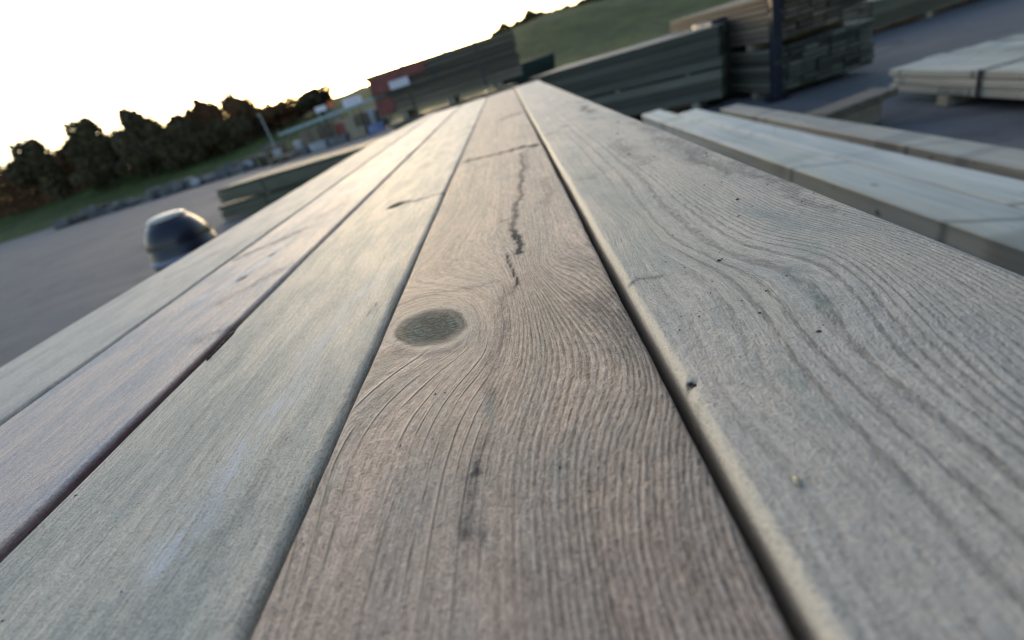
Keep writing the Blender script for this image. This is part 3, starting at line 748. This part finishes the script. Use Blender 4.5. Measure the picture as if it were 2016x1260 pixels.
# big double pack straight ahead
e1 = make_pack('timber_pack', (-1.62, 7.0, G), 0.0, 1.75, 11, 6, 0.15, 0.0655, M['green_wood'],
          'dark timber pack behind the deck, under the red wrapped pack', 'timber pack', 'dark timber packs in the yard', 0.012, 0.09, 9, 2, M['strap'], vis=shell)
tb = -0.95 + 0.09 + 11 * 0.0655
e2 = make_pack('timber_pack', (-1.72, 6.98, tb), 0.0, 1.95, 8, 6, 0.15, 0.0655, M['brown_wood'],
          'upper brown timber pack with red wrap and a white label at its left end', 'timber pack', 'dark timber packs in the yard', 0.008, 0.085, 10, 2, M['strap'], vis=shell)
M['redwrap'] = flat_mat('red_printed_wrap', (0.16, 0.028, 0.030), 0.45, 14.0, 0.5)
M['label'] = flat_mat('white_label', (0.62, 0.62, 0.72), 0.5, 12.0, 0.05)
M['labelprint'] = flat_mat('label_print', (0.28, 0.22, 0.36), 0.5, 12.0, 0.1)
M['blue'] = flat_mat('blue_plastic', (0.10, 0.14, 0.30), 0.4, 12.0, 0.2)
def sheet(name, w, h, t, loc, mat, parent, rot=(0, 0, 0)):
    return box_part(name, w, t, h, loc, mat, parent, 0.001, rot)
sheet('wrap', 0.30, 0.20, 0.006, (0.17, -0.02, 0.47), M['redwrap'], e2)
sheet('wrap', 0.46, 0.13, 0.006, (0.55, -0.02, 0.535), M['redwrap'], e2)
sheet('wrap', 0.22, 0.18, 0.006, (0.13, -0.02, 0.22), M['redwrap'], e2)
lb = sheet('paper_label', 0.26, 0.095, 0.004, (0.40, -0.028, 0.425), M['label'], e2)
sheet('paper_label', 0.09, 0.05, 0.004, (1.62, -0.022, 0.03), M['blue'], e1)
sheet('paper_label', 0.09, 0.05, 0.004, (1.50, -0.022, 0.60), M['blue'], e1)
sheet('paper_label', 0.20, 0.06, 0.004, (0.98, -0.022, 0.55), M['blue'], e1)
sheet('wrap', 0.09, 0.10, 0.006, (0.20, -0.02, 0.44), M['redwrap'], e1)

# sleepers on the right
rz = math.atan2(5.95 - 6.7, 2.21 - 1.11)
e3 = empty('sleeper_stack', (0.30, 7.28, G), rz)
tag(e3, 'stack of long greenish sleepers standing behind the far right corner of the deck', 'timber stack', 'dark timber packs in the yard')
ms = bevel_box_mesh('sleeper', 0.20, 2.42, 0.098, 0.008, M['grey_wood'], 2)
r_ = random.Random(31)
for k in range(7):
    for d in range(5):
        if k < 6 and 0 < d < 4: continue
        inst('sleeper', ms, (1.21 + r_.uniform(-.02, .02), 0.1 + 0.202 * d + r_.uniform(-.012, .012), 0.10 + 0.1 * k + 0.05 + (0.02 if k > 2 else 0)), e3, (0, 0, -math.pi / 2))
mb = bevel_box_mesh('bearer', 0.09, 1.0, 0.098, 0.004, M['lath'], 1)
for q in (0.3, 1.2, 2.1): inst('bearer', mb, (q, 0.5, 0.05), e3)
ml = bevel_box_mesh('lath', 0.05, 1.0, 0.018, 0.002, M['lath'], 1)
for q in (0.35, 1.2, 2.05): inst('lath', ml, (q, 0.5, 0.4105), e3)

# dark netted pack in the gap between them
M['net'] = flat_mat('dark_green_net', (0.006, 0.020, 0.016), 0.8, 40.0, 0.5, 2e-3)
M['black'] = flat_mat('black_wrap', (0.012, 0.011, 0.012), 0.45, 5.0, 0.5, 4e-3)
def wrapped(name, sx, sy, sz, loc, rz, mat, seed):
    bm = bmesh.new(); bmesh.ops.create_cube(bm, size=1.0)
    bmesh.ops.subdivide_edges(bm, edges=bm.edges[:], cuts=7, use_grid_fill=True)
    r = random.Random(seed)
    for v in bm.verts:
        v.co.x *= sx; v.co.y *= sy; v.co.z = (v.co.z + .5) * sz
        k = 0.02 * math.sin(v.co.x * 9 + v.co.z * 13 + seed) + r.uniform(-.008, .008)
        if v.co.z > 0.02:
            v.co.x += k; v.co.y += 0.02 * math.sin(v.co.z * 8 + v.co.x * 6)
            v.co.z += r.uniform(-.008, .008)
    bmesh.ops.bevel(bm, geom=[e for e in bm.edges if e.is_boundary], offset=.01, affect='EDGES')
    o = from_bm(name, bm, mat, None, True, loc); o.rotation_euler = (0, 0, rz)
    return o
o = wrapped('netted_pack', 1.1, 0.9, 1.02, (0.30, 9.6, G), 0.05, M['net'], 2)
tag(o, 'dark green netted pack standing in the gap behind the deck corner', 'pack')
o = wrapped('black_wrapped_pack', 0.44, 0.5, 0.86, (2.52, 6.5, G), 0.1, M['black'], 5)
tag(o, 'black plastic wrapped pack between the sleeper stack and the navy post', 'pack')

# navy post with base plate and cap
M['navy'] = flat_mat('navy_paint', (0.010, 0.014, 0.030), 0.4, 9.0, 0.3)
pe = empty('steel_post', (2.64, 5.45, G))
tag(pe, 'slim navy steel post beside the grey cabinet', 'post')
box_part('post_shaft', 0.09, 0.09, 1.05, (0, 0, 0.537), M['navy'], pe, 0.006)
box_part('base_plate', 0.20, 0.20, 0.012, (0, 0, 0.006), M['navy'], pe, 0.003)
box_part('cap', 0.104, 0.104, 0.016, (0, 0, 1.070), M['navy'], pe, 0.004)

# packs seen end on
make_pack('timber_pack', (3.62, 5.52, G), math.pi / 2 + 0.10, 2.4, 8, 7, 0.145, 0.052, M['grey_wood'],
          'grey timber pack seen end on, standing right of the navy post', 'timber pack', 'grey packs seen end on at the right', 0.02, 0.07, 41, 0, M['strap'])
make_pack('timber_pack', (3.60, 5.56, G + 0.486), math.pi / 2 + 0.10, 2.3, 8, 7, 0.145, 0.052, M['brown_wood'],
          'brown timber pack stacked on top of the end on grey pack', 'timber pack', 'grey packs seen end on at the right', 0.02, 0.06, 42, 0, M['strap'])
make_pack('timber_pack', (4.3, 7.9, G), 0.12, 3.6, 6, 5, 0.15, 0.062, M['green_wood'],
          'dark green timber pack lying in the yard at the right edge of the picture', 'timber pack', 'dark timber packs in the yard', 0.02, 0.07, 43, 2, M['strap'], vis=shell)

make_pack('timber_pack', (3.75, 0.9, G), math.pi / 2, 3.3, 3, 6, 0.145, 0.055, M['light2'],
          'low wide pack of cream boards lying alongside at the right edge of the picture', 'timber pack', None, 0.03, 0.07, 47, 2, M['strap'], vis=shell)
# short grey board on two blocks at far right
me = bevel_box_mesh('timber_board', 0.62, 0.20, 0.05, 0.005, M['brown_wood'], 2)
o = inst('timber_board', me, (2.29, 3.70, -0.775), rot=(0, 0, 0.30))
tag(o, 'short grey board lying crosswise on a block at the far right edge', 'board')
o = box_part('wood_block', 0.40, 0.16, 0.148, (2.29, 3.70, G + 0.075), M['lath'], None, 0.006, (0, 0, 0.30))
tag(o, 'squat wooden block under the short grey board', 'block')

# ------------------------------------------------------------------ barrel at the left edge
def lathe(name, prof, mat, parent=None, loc=(0, 0, 0), n=40):
    vs, fs = [], []
    for (r, z) in prof:
        for k in range(n):
            a = 2 * math.pi * k / n; vs.append((r * math.cos(a), r * math.sin(a), z))
    m = len(prof)
    for j in range(m - 1):
        for k in range(n):
            fs.append((j * n + k, j * n + (k + 1) % n, (j + 1) * n + (k + 1) % n, (j + 1) * n + k))
    fs.append(tuple(range(n))[::-1]); fs.append(tuple((m - 1) * n + k for k in range(n)))
    return link_mesh(name, vs, fs, mat, parent, True, loc)
M['navyp'] = flat_mat('navy_plastic', (0.008, 0.010, 0.026), 0.35, 6.0, 0.3)
M['cream'] = flat_mat('cream_plastic', (0.50, 0.47, 0.42), 0.35, 6.0, 0.05)
M['bband'] = flat_mat('grey_blue_band', (0.17, 0.19, 0.28), 0.45, 6.0, 0.1)
be = empty('barrel', (-2.19, 2.95, G))
tag(be, 'round navy plastic barrel with a cream lid and a grey blue band beside the deck', 'barrel')
lathe('barrel_body', [(0.15, 0.0), (0.18, 0.02), (0.20, 0.15), (0.205, 0.34), (0.198, 0.352), (0.205, 0.364), (0.205, 0.50), (0.198, 0.512), (0.204, 0.524), (0.203, 0.58), (0.192, 0.68), (0.186, 0.688), (0.189, 0.698), (0.168, 0.755), (0.14, 0.800), (0.108, 0.835)], M['navyp'], be)
lathe('lid', [(0.10, 0.828), (0.112, 0.832), (0.110, 0.842), (0.09, 0.855), (0.05, 0.862), (0.02, 0.863)], M['cream'], be)
lathe('band', [(0.203, 0.590), (0.209, 0.594), (0.207, 0.622), (0.199, 0.627)], M['bband'], be)
lathe('band', [(0.204, 0.24), (0.211, 0.245), (0.211, 0.285), (0.205, 0.29)], M['bband'], be)

# ------------------------------------------------------------------ far side of the yard
M['stone'] = flat_mat('grey_stone', (0.105, 0.108, 0.120), 0.8, 5.0, 0.45, 6e-3)
M['stone2'] = flat_mat('brown_stone', (0.085, 0.068, 0.052), 0.85, 5.0, 0.45, 6e-3)
M['pale'] = flat_mat('pale_sack', (0.27, 0.29, 0.33), 0.6, 5.0, 0.2)
stone_meshes = []
for s in range(5):
    bm = bmesh.new(); bmesh.ops.create_cube(bm, size=1.0)
    bmesh.ops.bevel(bm, geom=bm.edges[:], offset=.10, segments=1, affect='EDGES')
    r = random.Random(40 + s)
    for v in bm.verts: v.co *= 1 + r.uniform(-.13, .13)
    me = bpy.data.meshes.new('kerb_stone'); bm.to_mesh(me); bm.free()
    me.materials.append(M['stone'] if s < 3 else M['stone2'])
    stone_meshes.append(me)
r_ = random.Random(77)
def stone_heap(cx, cy, w, h, n, mats, label):
    e = empty('stone_heap', (cx, cy, G)); tag(e, label, 'stone heap', 'heaps along the far side of the yard')
    for k in range(n):
        x = r_.uniform(-w / 2, w / 2); zz = r_.uniform(0, h) * (1 - (2 * x / w) ** 2 * .6)
        s = r_.uniform(.22, .5)
        inst('stone', stone_meshes[r_.choice(mats)], (x, r_.uniform(-.5, .7) , max(s * .25, zz)), e, (0, 0, r_.uniform(0, 3)), (s * 1.5, s, s * .7))
    return e
stone_heap(-18.6, 26.5, 4.0, .45, 46, [0, 1, 2], 'grey heap of broken stone at the far left of the yard, nearest the frame edge')
stone_heap(-15.2, 26.3, 3.2, .45, 44, [0, 1, 2], 'grey heap of broken stone in front of the grass bank, middle one of the row')
stone_heap(-12.8, 26.9, 2.6, .75, 40, [3, 4, 0], 'brown heap of broken stone just left of the rack')
stone_heap(-23.5, 27.0, 4.5, .5, 50, [0, 1, 3], 'long mixed stone heap beyond the left side of the yard')
o = rough_blob('sack', (.22, .18, .22), M['pale'], None, (-16.4, 25.4, G + .2), 3, 3)
tag(o, 'small pale sack in front of the grey stone heap', 'sack')
o = rough_blob('sack', (.26, .2, .24), M['pale'], None, (-13.7, 26.0, G + .22), 8, 3)
tag(o, 'dull pale sack leaning on the stone heap below the grass', 'sack')

def make_pallet(loc, rz, n, label):
    e = empty('pallet_stack', loc, rz); tag(e, label, 'pallets', 'pallet stacks at the far side of the yard')
    mt = bevel_box_mesh('deck_board', 1.2, .1, .022, 0, M['lath'])
    mk = bevel_box_mesh('pallet_block', .1, .8, .09, 0, M['brown_wood'])
    for q in range(n):
        for k in range(6): inst('deck_board', mt, (0, -.35 + k * .14, q * .135 + .116), e)
        for k in (-.54, 0, .54): inst('pallet_block', mk, (k, 0, q * .135 + .053), e)
    return e
make_pallet((-12.3, 25.6, G), 0.2, 4, 'low stack of brown pallets left of the rack')
make_pallet((-10.9, 24.0, G), -0.15, 2, 'pair of pallets lying on the asphalt in front of the rack with a pale drum')
o = lathe('drum', [(.17, 0), (.19, .02), (.19, .30), (.17, .33)], M['pale'], None, (-11.05, 23.9, G + .271))
tag(o, 'pale round drum standing on the front pallets', 'drum')

# goods rack
M['steel'] = flat_mat('light_blue_steel', (0.24, 0.32, 0.36), 0.45, 6.0, 0.15)
re_ = empty('goods_rack', (-8.45, 25.5, G))
tag(re_, 'long low rack with a light blue steel beam in front of the grass bank', 'rack')
tilt = math.atan2(-0.26, 5.0)
box_part('beam', 5.35, .10, .11, (0, -.5, 1.27), M['steel'], re_, .006, (0, -tilt * -1, 0))
box_part('beam', 5.35, .10, .11, (0, .5, 1.27), M['steel'], re_, .006, (0, tilt, 0))
for k in range(5):
    x = -2.6 + 1.3 * k
    for y in (-.5, .5):
        box_part('upright', .07, .07, 1.22 - (x) * 0.052 - .0, (x, y + .0, (1.22 - x * 0.052) / 2), M['brown_wood'], re_, .004)
box_part('shelf', 5.2, 1.1, .05, (0, 0, .12), M['brown_wood'], re_, .004)
goods = [(-2.1, .55, .52, M['pale'], 'roll'), (-1.3, .9, .82, M['brown_wood'], 'crate'), (-.45, .7, .85, M['stone2'], 'crate'), (.22, .55, .72, M['redwrap'], 'crate'),
         (.75, .55, .8, M['lath'], 'crate'), (1.35, .5, .82, M['stone2'], 'crate'), (1.85, .4, .9, M['pale'], 'roll'), (2.3, .45, .8, M['black'], 'crate')]
for (x, w, h, m, kd) in goods:
    if kd == 'roll':
        o = lathe('wrapped_roll', [(w * .45, 0), (w * .5, .03), (w * .5, h - .03), (w * .45, h)], m, None, (-8.45 + x, 25.5, G + .146), 20)
        tag(o, 'white wrapped roll standing at the %s end of the goods rack' % ('left' if x < 0 else 'right'), 'roll')
    else:
        o = box_part('goods_crate', w, .7, h, (-8.45 + x, 25.5, G + .146 + h / 2), m, None, .015)
        nm = {id(M['brown_wood']): 'brown', id(M['stone2']): 'dull brown', id(M['redwrap']): 'dark red', id(M['lath']): 'tan', id(M['black']): 'black'}[id(m)]
        pos = {-1.3: 'next to the left white roll', -.45: 'in the middle', .22: 'right of the middle', .75: 'near the right side', 1.35: 'left of the right white roll', 2.3: 'at its right end'}[x]
        tag(o, '%s crate inside the goods rack, %s' % (nm, pos), 'crate', 'crates in the goods rack')
for (x, y, w, h, m, lab) in [(-10.3, 24.6, .8, .30, M['stone'], 'grey bundle on the ground before the rack, leftmost'), (-9.3, 24.6, .8, .36, M['pale'], 'pale bundle on the ground before the rack'),
                        (-8.3, 24.55, .9, .34, M['stone'], 'grey bundle on the ground before the rack, third from left'), (-7.25, 24.6, .7, .42, M['lath'], 'tan bundle on the ground before the rack'),
                        (-6.4, 24.6, .7, .36, M['blue'], 'blue bundle on the ground before the rack, rightmost')]:
    o = wrapped('bundle', w, .6, h, (x, y, G), 0.1, m, int(-x * 10)); tag(o, lab, 'bundle', 'bundles in front of the rack')

def sign(name, x, z, w, h, mat, label, line=True):
    e = empty(name, (x, 25.2, G)); tag(e, label, 'sign')
    box_part('panel', w, .03, h, (0, 0, z - G), mat, e, .004)
    for s in (-.35, .35): box_part('sign_post', .035, .035, z - G - h / 2 - .002, (w * s, 0, (z - G - h / 2) / 2), M['steel'], e, 0)
    if line: box_part('printed_line', w * .72, .006, h * .14, (0, -.019, z - G), M['labelprint'], e, 0)
    return e
sign('sign_board', -7.18, .60, .92, .32, M['label'], 'white sign panel with one purple printed line, above the right end of the rack')
sign('sign_board', -8.75, .70, .55, .22, M['label'], 'small dull white sign panel above the middle of the rack', False)
M['orange'] = flat_mat('orange_plastic', (0.52, 0.12, 0.04), 0.5, 6, .15)
o = sign('round_sign', -8.22, .74, .30, .28, M['orange'], 'small orange sign panel beside the small white one', False)
lp = empty('lamp_post', (-12.1, 26.2, G)); tag(lp, 'thin grey pole left of the rack', 'pole')
box_part('pole', .045, .045, 2.2, (0, 0, 1.1), M['steel'], lp, .004)
box_part('lamp_head', .09, .22, .05, (0, -.1, 2.235), M['steel'], lp, .01)

# ------------------------------------------------------------------ trees
def leaf_mat(name, col, col2):
    t = NT(name)
    n = t.noise(t.obj(), 1.6, 3.0, .6)
    c = t.mix(t.ramp(n, .35, .65), col, col2)
    return t.out(c, 0.8, None, .15)
M['leafA'] = leaf_mat('autumn_foliage', (0.115, 0.062, 0.036), (0.150, 0.085, 0.046))
M['leafB'] = leaf_mat('dark_foliage', (0.070, 0.060, 0.036), (0.095, 0.080, 0.045))
M['trunk'] = flat_mat('tree_bark', (0.05, 0.04, 0.032), .9, 12, .3, 4e-3)
def crown_mesh(seed, H, W, n, mat, gaps=0.3, leaf=0.16, spire=0.0, base=0.12):
    r = np.random.default_rng(seed)
    cl = 26
    cc = r.normal(0, 1, (cl, 3)); cc /= np.linalg.norm(cc, axis=1)[:, None]
    cc *= r.uniform(.25, .85, (cl, 1))
    cz = base * H + (cc[:, 2] * .5 + .5) * H * (1 - base)
    tap = 1.0 - spire * (cz / H)
    C_ = np.stack([cc[:, 0] * W * tap, cc[:, 1] * W * tap, cz], 1)
    rad_ = r.uniform(.14, .42, cl) * W * (tap * .7 + .3)
    who = r.integers(0, cl, n)
    d = r.normal(0, 1, (n, 3)); d /= np.linalg.norm(d, axis=1)[:, None]
    P = C_[who] + d * (rad_[who] * r.uniform(.5, 1.05, n) ** .5)[:, None]
    P[:, 2] += np.abs(r.normal(0, .03, n)) * (r.random(n) < .25)
    P[:, 2] = np.maximum(P[:, 2], 0.05)
    a = r.normal(0, 1, (n, 3)); a /= np.linalg.norm(a, axis=1)[:, None]
    b = np.cross(a, r.normal(0, 1, (n, 3))); b /= np.linalg.norm(b, axis=1)[:, None]
    s = leaf * r.uniform(.6, 1.4, (n, 1))
    V = np.stack([P - a * s, P + b * s * .55, P + a * s, P - b * s * .55], 1).reshape(-1, 3)
    F = np.arange(4 * n).reshape(-1, 4)
    me = bpy.data.meshes.new('crown'); me.from_pydata(V.tolist(), [], F.tolist()); me.materials.append(mat)
    return me, C_
def trunk_mesh(C_, H):
    bm = bmesh.new()
    curve_tube(bm, [(0, 0, -.3), (.03, 0, H * .25), (-.04, .03, H * .5), (0, 0, H * .85)], H * .022 + .03, .02, 7)
    for c in C_[:9]:
        z0 = min(c[2] * .55, H * .6)
        curve_tube(bm, [(0, 0, z0), (c[0] * .5, c[1] * .5, (z0 + c[2]) / 2), tuple(c)], H * .008 + .015, .01, 5)
    me = bpy.data.meshes.new('trunk'); bm.to_mesh(me); bm.free(); me.materials.append(M['trunk']); return me
kinds = []
for k, (H, W, n, m, sp_, lf) in enumerate([(1, .42, 9000, 'leafA', .50, .035), (1, .24, 6000, 'leafA', .55, .028), (1, .55, 9000, 'leafB', .25, .040), (1, .50, 2600, 'leafA', .2, .030)]):
    me, C_ = crown_mesh(50 + k, 1.0, W, n, M[m], leaf=lf, spire=sp_, base=.10)
    kinds.append((me, trunk_mesh(C_, 1.0)))
labels_unused = ['broad rust brown tree', 'slim upright brown tree', 'dense dark bushy tree', 'thin loose brown tree letting light through']
def tree(x, y, H, kind, rz, label, wide=1.0):
    z = float(bank_height(np.array(x), np.array(y))) - .05
    e = empty('tree', (x, y, z), rz); tag(e, label, 'tree', 'trees on the grass bank')
    inst('trunk', kinds[kind][1], (0, 0, 0), e, (0, 0, 0), (H, H, H))
    inst('crown', kinds[kind][0], (0, 0, 0), e, (0, 0, 0), (H * wide, H * wide, H))
    return e
def top_to_h(x, y, ztop): return ztop - float(bank_height(np.array(x), np.array(y)))
tl = [ # x at y, y, ztop, kind, width, label
 (-24.6, 44, 5.2, 0, .9, 'pointed rust brown tree, tallest of the left group on the bank'),
 (-26.6, 44, 3.9, 2, 1.1, 'dark bushy tree just left of the pointed rust brown tree'),
 (-22.1, 44, 4.9, 0, .62, 'slim upright brown tree right of the notch in the tree line'),
 (-21.5, 45.5, 4.0, 3, .9, 'loose brown tree leaning on the slim upright one'),
 (-25.6, 42, 3.1, 2, 1.2, 'low dark bush in front of the pointed rust brown tree'),
 (-23.3, 42, 2.6, 2, 1.3, 'low dark bush under the notch in the tree line'),
 (-21.3, 42, 2.3, 2, 1.3, 'low dark bush beneath the slim upright tree'),
 (-19.9, 45, 2.85, 0, 1.6, 'small pointed tree left of the rack pole'),
 (-19.1, 45.5, 2.7, 3, 1.5, 'small loose tree glowing against the sky behind the rack pole'),
 (-17.85, 45, 2.85, 3, 1.9, 'loose golden edged bush on the crest above the rack'),
 (-15.75, 45, 2.75, 2, 2.6, 'rounded dark bush on the crest right of the golden edged one'),
 (-28.6, 46, 4.6, 0, 1.1, 'broad brown tree near the left, second of the left group'),
 (-31.0, 45, 5.4, 2, 1.0, 'tall dark tree further left on the bank'),
 (-33.4, 46, 5.0, 0, 1.1, 'broad rust brown tree between two dark trees far left'),
 (-35.9, 45, 5.8, 2, 1.0, 'tall dark bushy tree, leftmost but one on the bank'),
 (-38.6, 46, 5.4, 0, 1.1, 'rust brown tree, leftmost on the bank'),
 (-29.9, 41.5, 2.7, 2, 1.4, 'low dark bush at the foot of the broad brown tree'),
 (-34.0, 41.5, 2.8, 2, 1.5, 'low dark bush at the foot of the far left trees'),
 (-27.5, 41.5, 2.7, 2, 1.3, 'low dark bush left of the grass strip'),
 (-41.5, 45, 5.6, 2, 1.1, 'dense dark tree at the outer left end of the row'),
]
for k, (x, y, zt, kd, w, lab) in enumerate(tl):
    tree(x, y, top_to_h(x, y, zt) * 1.03, kd, k * 1.3, lab, w)

# ------------------------------------------------------------------ unseen shed added right of and behind the camera to block blue sky
M['clad'] = flat_mat('dark_cladding', (0.055, 0.052, 0.048), 0.6, 1.5, 0.25)
M['roofm'] = flat_mat('roof_sheet', (0.07, 0.07, 0.075), 0.5, 1.5, 0.2)
we = empty('sky_blocker', (7.5, -9.0, G))
tag(we, 'unseen long dark shed added at the right to block sky light', 'sky_blocker')
box_part('blocker_wall', 0.2, 28.0, 8.0, (0, 0, 4.0), M['clad'], we, 0)
for k in range(28):
    box_part('blocker_rib', 0.05, 0.08, 7.9, (-0.126, -13.5 + k, 4.0), M['clad'], we, 0)
box_part('roof', 9.0, 28.6, 0.18, (4.2, 0, 8.10), M['roofm'], we, 0.02)
box_part('blocker_door', 0.06, 3.2, 3.4, (-0.19, 4.0, 1.7), M['roofm'], we, 0)

def woodland(name, x0, x1, n, hfun, ymid, yw, mat, leaf, label, seed):
    r = np.random.default_rng(seed)
    x = r.uniform(x0, x1, n); y = ymid + r.uniform(-yw, yw, n)
    H = np.maximum(hfun(x), 0.1)
    z0 = bank_height(x, y)
    u = r.random(n) ** 0.75
    z = z0 + u * H * (1 + r.normal(0, .06, n)) * np.where(r.random(n) < .04, 1.12, 1.0)
    P = np.stack([x, y, z], 1)
    a = r.normal(0, 1, (n, 3)); a /= np.linalg.norm(a, axis=1)[:, None]
    b = np.cross(a, r.normal(0, 1, (n, 3))); b /= np.linalg.norm(b, axis=1)[:, None]
    s_ = leaf * r.uniform(.5, 1.5, (n, 1))
    V = np.stack([P - a * s_, P + b * s_ * .6, P + a * s_, P - b * s_ * .6], 1).reshape(-1, 3)
    me = bpy.data.meshes.new(name); me.from_pydata(V.tolist(), [], np.arange(4 * n).reshape(-1, 4).tolist())
    me.materials.append(mat)
    o = bpy.data.objects.new(name, me); COL.objects.link(o)
    tag(o, label, 'woodland', kind='stuff'); return o
def spikes(x, w, s):
    return np.maximum(0, 1 - np.abs(((x / w + s) % 1.0) - .5) * 2.6)
def left_h(x):
    base = 1.75 + 0.055 * (-20 - x) + 0.35 * np.sin(x * 1.1) + 0.25 * np.sin(x * 2.7 + 1)
    base += 0.9 * spikes(x, 1.7, .3) * (np.sin(x * 0.9) > 0) + 0.7 * spikes(x, 1.13, .7)
    return base * np.clip((-18.4 - x) / 4.5, 0.12, 1)
woodland('woodland', -60, -18, 60000, left_h, 47.5, 2.2, M['leafA'], .13, 'dense brown woodland mass behind the single trees on the left bank', 5)
def right_h(x): return np.maximum(0.15, 0.45 + 0.3 * np.sin(x * .7) + 0.5 * spikes(x, 3.1, .2) + 0.3 * spikes(x, 1.3, .6) - .35)
woodland('hedge', -8, 50, 30000, right_h, 57.0, 1.2, M['leafB'], .14, 'low dark hedge running along the crest of the grass bank', 6)
